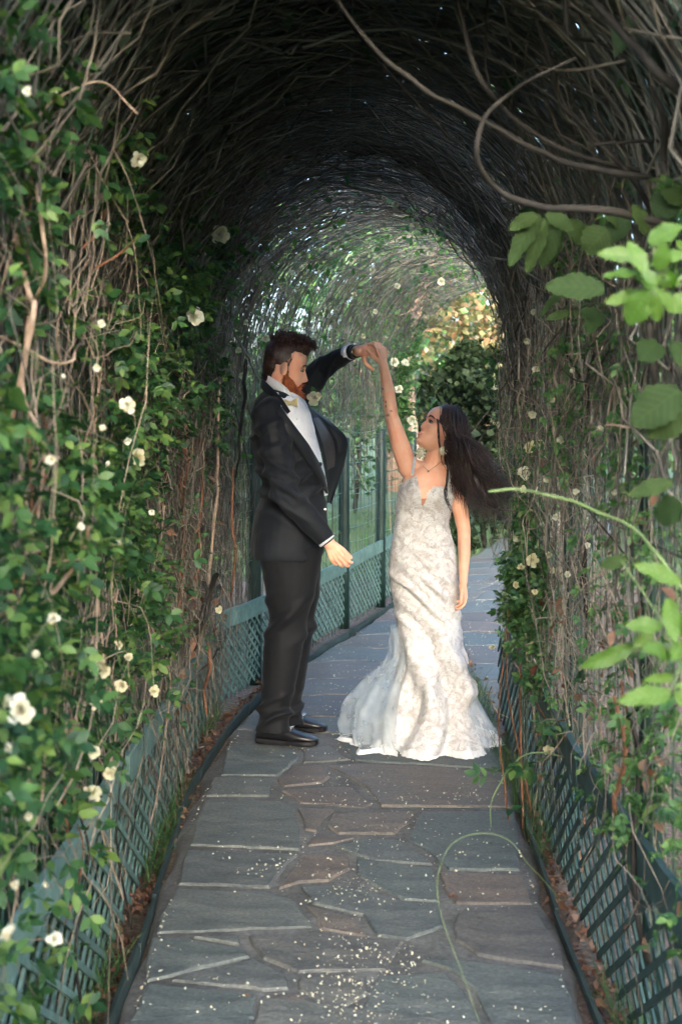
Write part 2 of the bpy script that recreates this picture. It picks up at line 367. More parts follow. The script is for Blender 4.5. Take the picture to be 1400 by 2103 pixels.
nt.links.new(c, b.inputs['Base Color']); nt.links.new(ramp(nt, n1, [(.3, (.5, .5, .5)), (.7, (.72, .72, .72))]), b.inputs['Roughness']); b.inputs['Specular IOR Level'].default_value = .4
ad = nt.nodes.new('ShaderNodeMath'); ad.operation = 'ADD'; nt.links.new(n1, ad.inputs[0]); nt.links.new(n3, ad.inputs[1]); bump(nt, b, ad.outputs[0], .5, .012); M['slate'] = m

EDGE = np.array([(-2, -.57, .62), (2.0, -.55, .60), (3.13, -.535, .60), (4.0, -.55, .625), (4.64, -.565, .645), (5.4, -.545, .70), (5.9, -.50, .77), (6.5, -.42, .86), (7.0, -.345, .93), (7.6, -.19, .99), (8.5, .08, 1.22), (10, .50, 1.66), (11, .80, 1.95), (13, 1.35, 2.55), (17, 2.5, 3.7)])
def pedge(Y): return np.interp(Y, EDGE[:, 0], EDGE[:, 1]), np.interp(Y, EDGE[:, 0], EDGE[:, 2])
g = MB(); rows = []
for y in np.linspace(-2, 17, 120):
    l, r = pedge(y); l += 0.012 * math.sin(y * 9.1) + 0.008 * math.sin(y * 23); r += 0.012 * math.sin(y * 7.3 + 1) + 0.008 * math.sin(y * 19)
    rows.append([V((l - .02, y, -.03)), V((l, y, -.006))] + [V((l + (r - l) * k / 5, y, -.006)) for k in range(1, 5)] + [V((r, y, -.006)), V((r + .02, y, -.03))])
g.grid(rows)
path = tag(g.build('path', M['mortar'], None), 'grey flagstone path running through the arbour', 'path', kind='structure')

def stone(poly, zt):
    """one flagstone from a ground polygon: uneven edge, worn arris, thickness"""
    c = sum(poly, V((0, 0, 0))) / len(poly); pts = []
    for i in range(len(poly)):
        a, bb = poly[i], poly[(i + 1) % len(poly)]; k = max(2, int((bb - a).length / 0.035))
        for j in range(k):
            p = a.lerp(bb, j / k); q = np.array([[p.x, p.y, 0]])
            d = (c - p); d.normalize()
            pts.append(p + d * (0.0075 + 0.007 * float(vnoise(q, 18, 2)[0]) + 0.003 * float(vnoise(q, 60, 4)[0])))
    mb = MB(); n = len(pts)
    def ring(inset, z): return [V((p.x - c.x, p.y - c.y, 0)) * (1 - inset / max(0.05, (p - c).length)) + V((0, 0, z)) for p in pts]
    tilt = V((rnd.uniform(-.006, .006), rnd.uniform(-.006, .006)))
    def zz(r): return [V((p.x, p.y, p.z + p.x * tilt.x + p.y * tilt.y)) for p in r]
    mb.rings([ring(0, -.03), ring(0, zt - .006), zz(ring(.005, zt - .001)), zz(ring(.014, zt))], cap=False)
    mb.f.append(tuple(3 * n + j for j in range(n)))
    return mb.build('flagstone', M['slate'], path, smooth=False, loc=(c.x, c.y, 0))
ZS = [
 [(300,80),(400,70),(510,85),(533,108),(500,140),(462,168),(288,166)], [(538,85),(625,72),(688,118),(600,125),(536,128)],
 [(640,48),(1140,50),(1152,150),(880,130),(760,126),(692,118)], [(692,130),(880,136),(1153,156),(1188,264),(778,262),(735,208),(618,137)],
 [(512,136),(600,133),(630,170),(600,190),(478,202),(455,180)], [(470,212),(600,200),(690,202),(755,255),(720,264),(530,250)],
 [(262,172),(440,175),(447,200),(437,230),(240,230)], [(238,237),(470,242),(515,262),(535,340),(535,396),(190,380),(205,310)],
 [(520,264),(640,267),(604,300),(582,340),(545,332)], [(628,285),(890,276),(870,310),(820,346),(640,346),(602,320)],
 [(902,276),(1188,274),(1202,350),(1207,458),(985,456),(920,405),(852,362),(872,320)], [(550,366),(590,343),(702,356),(640,374),(550,382)],
 [(640,382),(720,362),(830,362),(930,426),(940,441),(760,430),(700,410)], [(180,394),(430,402),(528,408),(500,436),(440,510),(155,500),(165,430)],
 [(538,408),(680,413),(690,450),(620,490),(520,496),(460,515),(510,440)], [(700,418),(940,448),(962,555),(850,546),(760,510),(700,466)],
 [(950,462),(1215,472),(1245,560),(1000,560),(965,520)], [(150,512),(440,522),(520,546),(575,630),(90,648),(95,600)],
 [(542,562),(640,582),(700,602),(738,660),(590,636),(577,602)], [(530,507),(690,502),(850,552),(965,562),(975,630),(860,670),(770,660),(715,595),(560,556)],
 [(1020,572),(1245,570),(1335,690),(1345,760),(1070,720),(1000,672),(990,622)], [(75,662),(190,660),(320,688),(352,690),(380,720),(130,784),(60,796),(50,740)],
 [(195,659),(348,656),(352,686),(322,684)], [(365,657),(580,647),(700,667),(850,674),(800,762),(520,772),(410,726)], [(130,792),(390,728),(500,777),(505,820),(420,826),(250,806)],
 [(60,802),(240,814),(400,832),(402,910),(5,920),(20,880)], [(415,832),(520,826),(640,900),(645,940),(430,960),(420,880)], [(518,778),(740,773),(745,830),(640,890),(512,820)],
 [(760,777),(980,762),(1040,822),(1110,950),(690,960),(720,862)], [(900,732),(1060,733),(1342,778),(1395,950),(1125,950),(1050,820),(988,757)],
]
for zp in ZS:
    stone([G(260 + x * .6714, 1480 + y * .6714) for x, y in zp], 0.002 + rnd.uniform(-.0015, .002))
def stone_rows(y0, y1, dy):
    y = y0
    while y < y1:
        h = dy * rnd.uniform(.75, 1.3); cuts = [0.0] + sorted(min(.85, max(.15, k + rnd.uniform(-.12, .12))) for k in ((.5,) if rnd.random() < .45 else (.33, .66))) + [1.0]
        wv = lambda x, yy: yy + 0.07 * math.sin(x * 4.1 + yy * 2.7) + 0.04 * math.sin(x * 9.0 + yy * 5)
        for a, bq in zip(cuts, cuts[1:]):
            ja, jb = rnd.uniform(-.06, .06), rnd.uniform(-.06, .06)
            def pt(t, yy, j):
                l, r = pedge(yy); t = t if t in (0.0, 1.0) else t + j
                x = l + (r - l) * t; return V((x, wv(x, yy), 0))
            stone([pt(a, y, 0), pt((a + bq) / 2, y, 0), pt(bq, y, 0), pt(bq, y + h, 0 if bq == 1 else .04), pt((a + bq) / 2, y + h, 0), pt(a, y + h, 0 if a == 0 else .04)], 0.002 + rnd.uniform(-.0015, .002))
        y += h
stone_rows(-0.6, 2.75, .42); stone_rows(5.93, 16.5, .42)

# ---- edging strips beside the path
def edging(name, pts, label):
    """thin boards set on edge, end to end, not quite in line"""
    p = smooth_path(pts, 4); mb = MB(); step = 3
    for i in range(0, len(p) - 1, step):
        a, b_ = V(p[i]), V(p[min(i + step, len(p) - 1)]); d = (b_ - a).normalized(); s_ = V((d.y, -d.x, 0)) * rnd.uniform(-.004, .004); lean = V((rnd.uniform(-.15, .15), 0, 1))
        mb.bar(a + s_ + d * .004 + V((0, 0, -.008 + rnd.uniform(-.008, .006))), b_ + s_ - d * .004 + V((0, 0, -.008 + rnd.uniform(-.008, .006))), .066, .011, lean)
    return tag(mb.build(name, M['edging'], None, smooth=False), label, 'edging', 'edging strips along the path')
edging('path_edging', [(-.60, 1.2, 0), (-.565, 3.2, 0), (-.572, 3.7, 0), (-.588, 4.46, 0), (-.60, 4.85, 0), (-.56, 5.7, 0), (-.47, 6.4, 0), (-.37, 7.0, 0), (-.215, 7.6, 0), (.05, 8.5, 0), (.47, 10, 0), (.78, 11, 0)], 'dark green edging strip between the path and the teal lattice beside the man')
edging('path_edging', [(.65, 1.2, 0), (.635, 3.2, 0), (.66, 4.2, 0), (.70, 5.0, 0), (.75, 5.6, 0), (.84, 6.3, 0), (.96, 7, 0), (1.12, 8, 0)], 'dark edging strip at the foot of the shaded lattice on the side of the bride')

# ---- lattice fences
def slat_mesh(L, w=.017, t=.006):
    mb = MB(); mb.box((0, 0, 0), (L, t, w)); return mb.mesh('slat', False)
def lattice(root, A, B, z0, z1, mat, ang=31, step=.135, side=1):
    """crossed slats from A to B, cut off at the panel's ends"""
    A, B = V(A), V(B); d = B - A; L = d.length; d.normalize(); nrm = V((d.y, -d.x, 0)) * side
    an = math.radians(ang); run = (z1 - z0) / math.tan(an); me = slat_mesh(1.0); me.materials.append(mat)
    for k, sg in ((0, 1), (1, -1)):
        u = -run + rnd.uniform(0, step)
        while u < L:
            a, b = max(0.0, -u / run), min(1.0, (L - u) / run)
            if (b - a) * run > .03:
                p = [A + d * (u + run * t) + V((0, 0, z0 + (z1 - z0) * (t if sg > 0 else 1 - t))) for t in (a, b)]; x = (p[1] - p[0]).normalized()
                o = bpy.data.objects.new('slat', me); link(o, root); R = Matrix((x, nrm, x.cross(nrm))).transposed().to_4x4()
                o.matrix_local = Matrix.Translation((p[0] + p[1]) / 2 + nrm * (.004 if k else -.004)) @ R @ Matrix.Rotation(rnd.gauss(0, .01), 4, 'Y') @ Matrix.Diagonal(((p[1] - p[0]).length, 1, 1, 1))
            u += step * rnd.uniform(.9, 1.1)
def rail_board(root, A, B, w=.085, t=.02, mat=None, name='rail'):
    mb = MB(); A, B = V(A), V(B); n = 8
    d = (B - A).normalized(); s = V((d.y, -d.x, 0)); rings = []
    for i in range(n + 1):
        p = A.lerp(B, i / n) + V((0, 0, .003 * math.sin(i * 2.1)))
        rings.append([p + s * t / 2 + V((0, 0, -w / 2)), p + s * t / 2 + V((0, 0, w / 2 - .003)), p + s * (t / 2 - .004) + V((0, 0, w / 2)), p - s * t / 2 + V((0, 0, w / 2)), p - s * t / 2 + V((0, 0, -w / 2))])
    mb.rings(rings); return mb.build(name, mat, root, smooth=False)
def post(root, x, y, h, r=.036, mat=None):
    mb = MB(); n = 12; rings = []
    for z, k in ((-.05, 1), (h * .33, 1), (h * .66, 1), (h - .012, 1), (h - .004, .9), (h, .6)):
        rings.append([V((x + math.cos(2 * math.pi * j / n) * r * k, y + math.sin(2 * math.pi * j / n) * r * k, z)) for j in range(n)])
    mb.rings(rings); return mb.build('post', mat or M['post'], root)
fl = tag(empty('lattice_fence', (-.64, 4, 0)), 'low teal lattice fence along the near path on the man\'s side', 'fence', 'low lattice fences'); fl.location = (0, 0, 0)
for (ya, za, yb, zb) in ((1.7, .53, 3.72, .495), (3.75, .49, 6.28, .41)):
    rail_board(fl, (-.635, ya, za - .045), (-.64, yb, zb - .045), .088, .02, M['slat'])
    mb = MB(); n = int((yb - ya) / .34)
    for i in range(n):
        y = ya + (i + .5) * (yb - ya) / n
        for dz in (-.03, .02):
            z = za + (zb - za) * (y - ya) / (yb - ya) - .045 + dz
            mb.ball(V((-.624, y + dz, z)), (.003, .0055, .0055), None, 8, 4)
    mb.build('nail_heads', M['twig_dark'], fl)
lattice(fl, (-.648, 1.7, 0), (-.648, 6.3, 0), .005, .44, M['slat'])
for y in (1.72, 2.72, 3.73, 4.9, 6.05): post(fl, -.70, y, 1.45, .03)
fb = tag(empty('lattice_fence'), 'low teal lattice fence curving away between the man and the bride', 'fence', 'low lattice fences')
LB = lambda Y: -.16 + .29 * (Y - 8.2)
rail_board(fb, (-.625, 6.36, .44), (LB(8.0), 8.0, .395), .09, .02, M['slat']); rail_board(fb, (LB(8.03), 8.03, .40), (LB(10.95), 10.95, .49), .09, .02, M['slat'])
lattice(fb, (-.66, 6.36, 0), (LB(8.05) - .012, 8.05, 0), .01, .42, M['slat'], 36, .085); lattice(fb, (LB(8.05) - .012, 8.05, 0), (LB(11) - .012, 11.0, 0), .02, .44, M['slat'], 36, .085)
fr = tag(empty('lattice_fence'), 'low shaded lattice fence with dark top board beside the bride\'s side of the path', 'fence', 'low lattice fences')
rail_board(fr, (.705, 1.7, .475), (.70, 3.7, .465), .10, .02, M['slat_shade']); rail_board(fr, (.70, 3.72, .455), (.77, 5.9, .46), .10, .02, M['slat_shade'])
lattice(fr, (.712, 1.7, 0), (.712, 3.75, 0), .005, .44, M['slat_shade'], 33, .125, -1); lattice(fr, (.712, 3.75, 0), (.785, 6.3, 0), .005, .44, M['slat_shade'], 33, .115, -1)
for y, x in ((2.1, .76), (3.1, .76), (4.2, .77), (5.3, .80)): post(fr, x, y, 1.5, .032)

# ---- wire fence on the outside of the bend
wf = tag(empty('wire_fence'), 'green wire fence on dark round posts behind the couple', 'fence')
for Y in (7.14, 8.02, 8.89, 9.88, 10.94): post(wf, LB(Y) - .02, Y, 1.34 + .02 * math.sin(Y * 9), .04)
for i in range(9):
    z = .56 + i * .115; Ys = np.linspace(6.4, 11.0, 40)
    p = np.stack([LB(Ys) - .045 + .006 * np.sin(Ys * 5 + i), Ys, z - .018 * np.abs(np.sin((Ys - 7.14) * math.pi / .95)) + .008 * np.sin(Ys * 3 + i * 2)], -1)
    v, f = tubes(p[None], np.full((1, 40), .0028), 4); mesh_obj('wire', np_mesh('wire', v, f), M['wire_green'], wf)

# ---- the arbour: closely spaced hoops and long rods
ar = tag(empty('arbor'), 'long arched wire arbour forming a green tunnel over the path', 'arbor')
hoops = []
for k in range(6):
    s = np.linspace(0, SLEN, 44); lx, z = prof(s); p = np.stack([lx, np.zeros_like(s), z], -1)
    w = np.stack([vnoise(p + k * 3.7, 1.6, k) * .014, vnoise(p + k * 5.1, 1.3, k + 7) * .03, vnoise(p, 1.2, k + 3) * .012], -1); p = p + w; p[0, 2] = p[-1, 2] = -.04
    v, f = tubes(p[None], np.full((1, len(s)), .0024), 4); me = np_mesh('hoop', v, f); me.materials.append(M['wire']); hoops.append(me)
y = 2.1; i = 0
while y < 10.9:
    o = bpy.data.objects.new('hoop', hoops[rnd.randrange(6)]); link(o, ar)
    o.location = (float(cxl(y)), y, 0); o.rotation_euler = (0, 0, -float(heading(y)) + rnd.gauss(0, .012)); sc = (1 + rnd.gauss(0, .006)) * (1 + .055 * min(1, max(0, (y - 5.0) / .9))); o.scale = (sc, 1, 1 + rnd.gauss(0, .006))
    y += rnd.uniform(.05, .085); i += 1
for s in list(np.linspace(.12, LEG, 7)) + list(LEG + ARC * np.linspace(.1, .9, 9)) + list(SLEN - np.linspace(.12, LEG, 7)):
    if LEG * .05 < s < LEG * .999 and s > LEG: continue
    Ys = np.linspace(2.1, 10.9, 60); lx, z = prof(np.full(60, s), .006)
    if s <= LEG: lx = np.where(Ys > 6.2, lx, lx)
    p = along(lx, Ys, z + .012 * np.sin(Ys * 2.3 + s * 5)); v, f = tubes(p[None], np.full((1, 60), .003), 4); mesh_obj('long_rod', np_mesh('long_rod', v, f), M['wire'], ar)

# ---- the roof vine: grey twigs woven along the hoops, leaves packed above
rv = tag(empty('roof_vine'), 'dense dark vine of twigs and leaves roofing the arbour', 'vine')
def arc_twigs(N, y0, y1, s0, s1, L0, L1, off0, off1, r0, r1, drift=.18, K=9, wob=.02):
    yc = rng.uniform(y0, y1, N); sc = rng.uniform(s0, s1, N); Lt = rng.uniform(L0, L1, N) * rng.choice([-1, 1], N); off = rng.uniform(off0, off1, N)
    t = np.linspace(-.5, .5, K)[None]; s = np.clip(sc[:, None] + Lt[:, None] * t, 0.02, SLEN - .02)
    yy = yc[:, None] + rng.normal(0, drift, N)[:, None] * t + rng.normal(0, wob, (N, K)); o = off[:, None] + rng.normal(0, wob * .6, (N, K)) + rng.normal(0, .05, N)[:, None] * np.abs(t)
    lx, z = prof(s, o); p = along(lx, yy, z); r = rng.uniform(r0, r1, N)
    return tubes(p, r[:, None] * np.linspace(1, .55, K)[None], 3)
def part(name, vf, mat, parent, stuff=True):
    o = mesh_obj(name, np_mesh(name, *vf), mat, parent)
    if stuff: o['kind'] = 'stuff'
    return o
part('roof_twigs', merge([arc_twigs(1500, 2.1, 3.6, LEG * .75, SLEN - LEG * 1.0, .4, 1.6, .0, .16, .0015, .0042), arc_twigs(620, 3.4, 5.2, LEG * .75, LEG + ARC * .62, .4, 1.6, .0, .16, .0015, .0042), arc_twigs(700, 2.1, 5.0, LEG * .9, LEG + ARC * .7, .3, 1.0, .05, .4, .003, .010, .6), arc_twigs(240, 2.1, 6.5, LEG, SLEN - LEG, .6, 2.2, -.03, .05, .003, .007, .9, 12, .03)]), M['twig_dark'], rv)
part('wandering_twigs', merge([arc_twigs(170, 2.2, 6.0, LEG * .8, SLEN - LEG * .8, .5, 1.8, -.06, .02, .0016, .0055, 1.3, 16, .030), arc_twigs(90, 5.5, 10.5, LEG * .9, SLEN - LEG, .5, 1.6, -.05, .02, .0016, .004, 1.3, 16, .03)]), M['twig'], rv)
part('thin_roof_twigs', merge([arc_twigs(560, 3.5, 5.2, LEG * .75, LEG + ARC * .65, .4, 1.5, .0, .14, .0013, .0036), arc_twigs(650, 3.4, 5.2, LEG + ARC * .55, SLEN - LEG * .9, .3, 1.2, 0, .1, .0013, .0032), arc_twigs(950, 4.9, 7.4, LEG * .80, SLEN - LEG * 1.0, .3, 1.4, .0, .12, .0012, .0032), arc_twigs(650, 7.0, 10.8, LEG * .80, SLEN - LEG * 1.0, .3, 1.4, .0, .12, .0012, .0030), arc_twigs(260, 4.9, 10.8, LEG * .8, SLEN - LEG, .4, 1.4, -.02, .1, .002, .005, .7, 10, .03)]), M['twig'], rv)
part('dark_roof_twigs', merge([arc_twigs(260, 4.8, 5.8, LEG * .9, SLEN - LEG * 1.0, .4, 1.5, .0, .2, .0015, .0042), arc_twigs(260, 5.4, 6.8, LEG * .9, SLEN - LEG * 1.0, .4, 1.5, .0, .2, .0015, .0042)]), M['twig_dark'], rv)
part('side_twigs', merge([arc_twigs(1700, 4.2, 6.9, .15, LEG + .9, .3, 1.3, -.03, .10, .0013, .0036, .10), arc_twigs(110, 2.5, 4.3, .3, LEG + .5, .3, 1.1, -.03, .10, .0015, .004, .15), arc_twigs(500, 7.0, 10.8, LEG * .8, LEG + 1.0, .3, 1.0, 0, .10, .0013, .003, .1)]), M['twig'], rv)
def shell_leaves(N, y0, y1, s0, s1, off0, off1, size, tmpl, thin=None):
    yy = rng.uniform(y0, y1, N); s = rng.uniform(s0, s1, N); off = off0 + (off1 - off0) * rng.random(N) ** 1.2; lx, z = prof(s, off); p = along(lx, yy, z)
    p += rng.normal(0, .02, p.shape)
    if thin is not None: p = p[thin(p, yy, s, off)]
    return scatter(*tmpl, rand_rot(len(p)), p, rng.uniform(size * .6, size * 1.25, len(p)))
gap = lambda f, lim: (lambda p, yy, s, off: (vnoise(p, f, 4) + .5 * vnoise(p, f * 3, 9)) > lim)
def airy(p, yy, s, off):
    q = np.clip(1.2 - (yy - 2.8) * .55, .10, 1) * np.where((s > LEG + ARC * .58) & (yy > 3.0), .25, 1.0)
    return (vnoise(p, 5, 4) + .5 * vnoise(p, 15, 9) > -.3) & (rng.random(len(yy)) < q)
roof = [shell_leaves(16000, 2.1, 5.2, LEG * 1.0, SLEN - LEG * 1.0, .06, .55, .085, leaf_small(.33), airy),
        shell_leaves(5200, 2.1, 4.6, LEG * .95, SLEN - LEG * 1.0, .45, .9, .15, leaf_small(.36), airy),
        shell_leaves(1900, 4.8, 6.6, LEG * 1.05, SLEN - LEG * 1.0, .06, .5, .08, leaf_small(.33), gap(4, -.1)), shell_leaves(1300, 5.5, 11.0, LEG * 1.05, SLEN - LEG * 1.0, .04, .5, .075, leaf_small(.33), gap(4, .1))]
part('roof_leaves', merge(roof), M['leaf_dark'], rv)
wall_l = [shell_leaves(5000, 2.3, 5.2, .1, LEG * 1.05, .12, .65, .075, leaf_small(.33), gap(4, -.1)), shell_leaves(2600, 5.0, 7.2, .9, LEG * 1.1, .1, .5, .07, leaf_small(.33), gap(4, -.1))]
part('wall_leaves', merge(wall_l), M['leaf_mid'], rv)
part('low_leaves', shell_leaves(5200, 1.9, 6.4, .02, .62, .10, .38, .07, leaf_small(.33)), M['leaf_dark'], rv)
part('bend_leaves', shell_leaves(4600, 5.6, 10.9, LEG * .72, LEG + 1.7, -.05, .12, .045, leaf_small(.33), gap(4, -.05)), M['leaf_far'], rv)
# ================================================================ plants
def compound(n=5, seed=0):
    """rose leaf: leaflets along a rachis, length about 1"""
    r = np.random.default_rng(seed); parts = []; lv, lf = leaf_blade(.27, .07, .10)
    def put(pos, ang, s, rl):
        ca, sa = math.cos(ang), math.sin(ang); R = np.array([[ca, sa, 0], [-sa, ca, 0], [0, 0, 1.]]); T = np.array([[math.cos(rl), 0, math.sin(rl)], [0, 1, 0], [-math.sin(rl), 0, math.cos(rl)]])
        parts.append(((lv * s) @ (R @ T).T + np.array(pos), lf))
    put((0, .52, -.05), r.normal(0, .1), .50, r.normal(0, .3))
    for k in range(n // 2):
        y = .48 - .24 * k
        for sd in (-1, 1): put((0, y, -.03 * k * 0), sd * r.uniform(.8, 1.15), .44 - .07 * k + r.uniform(-.04, .04), r.normal(0, .35))
    p = np.array([[(0, -.05, 0), (0, .2, .01), (0, .52, -.05)]], float); v, f = tubes(p, np.full((1, 3), .012), 3); parts.append((v, f))
    return merge(parts)
CL = [compound(5, 1), compound(5, 2), compound(3, 3), compound(5, 4), compound(3, 5)]
CLM = {}
def leaf_me(k, mat):
    if (k, mat.name) not in CLM:
        me = np_mesh('leaf', *CL[k]); me.materials.append(mat); CLM[(k, mat.name)] = me
    return CLM[(k, mat.name)]
def put_leaf(root, k, p, R, s, mat):
    o = bpy.data.objects.new('leaf', leaf_me(k, mat)); link(o, root)
    o.matrix_local = Matrix.Translation(V(p)) @ Matrix(R.tolist()).to_4x4() @ Matrix.Scale(float(s), 4)
def flower_mesh(seed, mat):
    r = np.random.default_rng(seed); parts = []
    for ring, (n, tilt, s) in enumerate(((6, .05, .54), (6, .40, .52), (6, .75, .44), (5, 1.05, .36), (4, 1.35, .27), (3, 1.5, .18))):
        for k in range(n):
            a = 2 * math.pi * (k + r.uniform(-.2, .2)) / n + ring; t = tilt + r.normal(0, .22); sz = s * r.uniform(.75, 1.2)
            pv = np.array([(0, 0, 0), (.40, .5, .12), (.34, .9, .10), (0, 1.02, -.04), (-.34, .9, .14), (-.40, .5, .12), (0, .5, -.08)]) * sz
            X = np.array([[1, 0, 0], [0, math.cos(t), -math.sin(t)], [0, math.sin(t), math.cos(t)]]); Z = np.array([[math.cos(a), -math.sin(a), 0], [math.sin(a), math.cos(a), 0], [0, 0, 1]])
            parts.append((pv @ (Z @ X).T, np.array([(0, 1, 6, 5), (1, 2, 3, 6), (5, 6, 3, 4)])))
    me = np_mesh('flower', *merge(parts)); me.materials.append(mat); return me
FL = [flower_mesh(i, M['petal']) for i in range(3)]; FC = [flower_mesh(i + 5, M['petal_cream']) for i in range(2)]
def bud_mesh(mat):
    mb = MB(); mb.ball((0, 0, .3), (.32, .32, .42), None, 8, 6); mb.chain([(0, 0, -.5), (0, 0, 0)], [.06, .08], 6); me = mb.mesh('bud'); me.materials.append(mat); return me
BUD = bud_mesh(M['petal'])
def put_flower(root, p, d, me, name='flower', look=None):
    """a bloom of diameter d turned roughly towards the path"""
    o = bpy.data.objects.new(name, me); link(o, root)
    look = V(look or (-p[0] * .6 + rnd.gauss(0, .4), -p[1] * .35 + rnd.gauss(0, .5), rnd.gauss(.2, .5))); q = look.to_track_quat('Z', 'Y')
    o.matrix_local = Matrix.Translation(V(p)) @ (q @ Quaternion((0, 0, 1), rnd.uniform(0, 6))).to_matrix().to_4x4() @ Matrix.Scale(d * 1.05, 4)
def stem(root, pts, r0, r1, mat, name='stem', wob=.004, sides=7):
    return mesh_obj(name, stem_mesh(name, pts, r0, r1, sides, wob), mat, root)
def pxstem(root, px, Y, r0, r1, mat, name='stem', wob=.003):
    """a stem through photo pixels, depth Y (one number or one per point)"""
    Ys = Y if isinstance(Y, (list, tuple)) else [Y + .05 * math.sin(i * 1.7 + px[0][0]) for i in range(len(px))]
    return stem(root, [P(x, y, d) for (x, y), d in zip(px, Ys)], r0, r1, mat, name, wob)

# ---- climbing rose on the man's side, near the camera
rl = tag(empty('climbing_rose'), 'leafy climbing rose with white flowers filling the near wall on the man\'s side', 'climbing rose')
N = 7600
yy = 1.7 + 4.3 * rng.random(N) ** 1.25; zz = rng.uniform(.08, 2.4, N); inn = np.abs(rng.normal(0, .055, N)); cl = vnoise(np.stack([yy, zz, zz * 0], -1), 3.2, 6) + .5 * vnoise(np.stack([yy, zz, zz * 0], -1), 8, 2)
keep = (cl > -.28 - .2 * (zz > 1.2) + .18 * np.clip(yy - 3.6, 0, 2)) & ~((yy > 4.25) & (zz < 1.35)) & ~((yy > 3.0) & (zz < .60 - .0 * yy)) & ~((zz < .72) & (yy > 2.35) & (rng.random(N) < .8)) & ~((zz < .55) & (rng.random(N) < .6))
yy, zz, inn, cl = yy[keep], zz[keep], inn[keep], cl[keep]
pos = np.stack([-.665 + inn + .10 * np.clip(cl, 0, 1), yy, zz], -1); n = len(pos)
yaw = rng.normal(-.35, .9, n); R = rand_rot(n, .7, yaw); size = rng.uniform(.05, .092, n); kk = rng.integers(0, 5, n)
score = size / pos[:, 1] * (pos[:, 0] + .75) * ((pos[:, 1] > 1.95)); order = np.argsort(-score); top = set(order[:300].tolist())
for i in order[:300]: put_leaf(rl, int(kk[i]), pos[i], R[i], size[i], M['leaf_rose'])
rest = np.array([i for i in range(n) if i not in top])
parts_ = []
for k in range(5):
    sel = rest[kk[rest] == k]; parts_.append(scatter(*CL[k], R[sel], pos[sel], size[sel]))
part('foliage', merge(parts_), M['leaf_rose'], rl)
for px, r0, r1, mt in [
 ([(15, -20), (12, 120), (6, 260), (22, 420), (58, 600), (70, 640), (45, 780), (12, 900), (-10, 960)], .0055, .0065, 'stem_tan'),
 ([(78, 380), (85, 470), (95, 560), (62, 650), (48, 800), (78, 880), (92, 930), (78, 1050), (60, 1110), (40, 1230)], .004, .0035, 'stem_tan'),
 ([(120, -20), (116, 80), (122, 150), (112, 230), (104, 330)], .007, .0045, 'stem_red'), ([(60, 860), (66, 1000), (64, 1120), (58, 1200)], .003, .002, 'stem_red'),
 ([(0, 690), (60, 720), (110, 745), (150, 740), (155, 720)], .0035, .002, 'stem_tan'), ([(5, 510), (50, 480), (90, 458)], .002, .0015, 'stem_tan'), ([(-5, 300), (25, 280), (70, 250), (120, 200), (210, 170), (285, 235)], .0025, .0015, 'stem_tan'),
 ([(195, 555), (250, 520), (285, 485)], .0035, .002, 'stem_red'), ([(170, 510), (205, 470), (218, 430)], .0045, .003, 'stem_red'),
 ([(-10, 1292), (60, 1250), (110, 1215), (150, 1170), (178, 1120), (182, 1080)], .006, .004, 'stem_tan'), ([(85, 1160), (150, 1148), (205, 1152)], .0022, .0012, 'stem_tan'),
 ([(-10, 1180), (45, 1150), (100, 1122)], .005, .0032, 'stem_tan'), ([(-10, 1270), (30, 1245), (52, 1222)], .004, .003, 'stem_tan'),
 ([(-5, 1395), (50, 1395), (85, 1390), (112, 1378)], .004, .002, 'stem_grey'), ([(32, 1495), (60, 1555), (100, 1585), (132, 1610)], .0045, .002, 'stem_grey'), ([(0, 1742), (30, 1740), (58, 1745)], .004, .002, 'stem_grey'),
 ([(145, 1300), (142, 1420), (148, 1480), (132, 1580), (138, 1680), (142, 1720)], .0055, .005, 'stem_red'), ([(95, 1360), (92, 1500), (90, 1620), (78, 1690)], .003, .003, 'stem_tan'),
 ([(160, 1690), (172, 1740), (165, 1800), (148, 1860), (130, 1900)], .0025, .002, 'stem_red'), ([(145, 1755), (155, 1780), (140, 1830)], .0025, .0015, 'stem_tan')]:
    pxstem(rl, px, 2.45 if px[0][0] < 100 else 2.95, r0, r1, M[mt])
for i in range(14):
    y0 = rnd.uniform(1.9, 4.3); pts = []; z = rnd.uniform(0, .9); x = -.64
    for k in range(6): pts.append((x + rnd.gauss(.02, .02), y0 + rnd.gauss(0, .07) + .03 * k * rnd.choice((-1, 1)), z)); z += rnd.uniform(.12, .34)
    stem(rl, pts, rnd.uniform(.0018, .0045), .0012, M[rnd.choice(('stem_tan', 'stem_tan', 'stem_red', 'stem_grey'))])
for (x, y, d) in [(283, 325, 32), (450, 483, 36), (400, 652, 36), (262, 832, 30), (45, 1457, 52), (12, 1440, 28), (105, 945, 20), (208, 665, 16), (601, 362, 20), (240, 1118, 20), (165, 1083, 17), (110, 1270, 22), (75, 1345, 16),
                  (14, 1537, 22), (20, 1920, 36), (112, 1928, 28), (60, 1675, 16), (18, 1640, 22), (57, 187, 16), (545, 695, 15), (497, 772, 13), (625, 665, 13), (505, 662, 10), (200, 755, 15), (212, 880, 14), (262, 905, 15), (312, 1053, 12), (30, 1815, 18), (95, 1815, 12), (490, 720, 12), (530, 900, 9)]:
    Y = 2600 * rnd.uniform(.47, .51) / (700 - x) if x < 520 else 6.6 + (x - 520) * .008
    put_flower(rl, P(x, y, Y), d * Y / 2600, FL[rnd.randrange(3)])
for (x, y, d) in [(285, 940, 32), (190, 1630, 36), (225, 1587, 26), (205, 1362, 36), (215, 1378, 24), (250, 1408, 26), (265, 1350, 18), (243, 1325, 18), (193, 1545, 26), (197, 1447, 24), (316, 1418, 22), (450, 1252, 16), (455, 485, 10)]:
    Y = 2600 * rnd.uniform(.50, .53) / (700 - x); put_flower(rl, P(x, y, Y), d * Y / 2600, FC[rnd.randrange(2)])
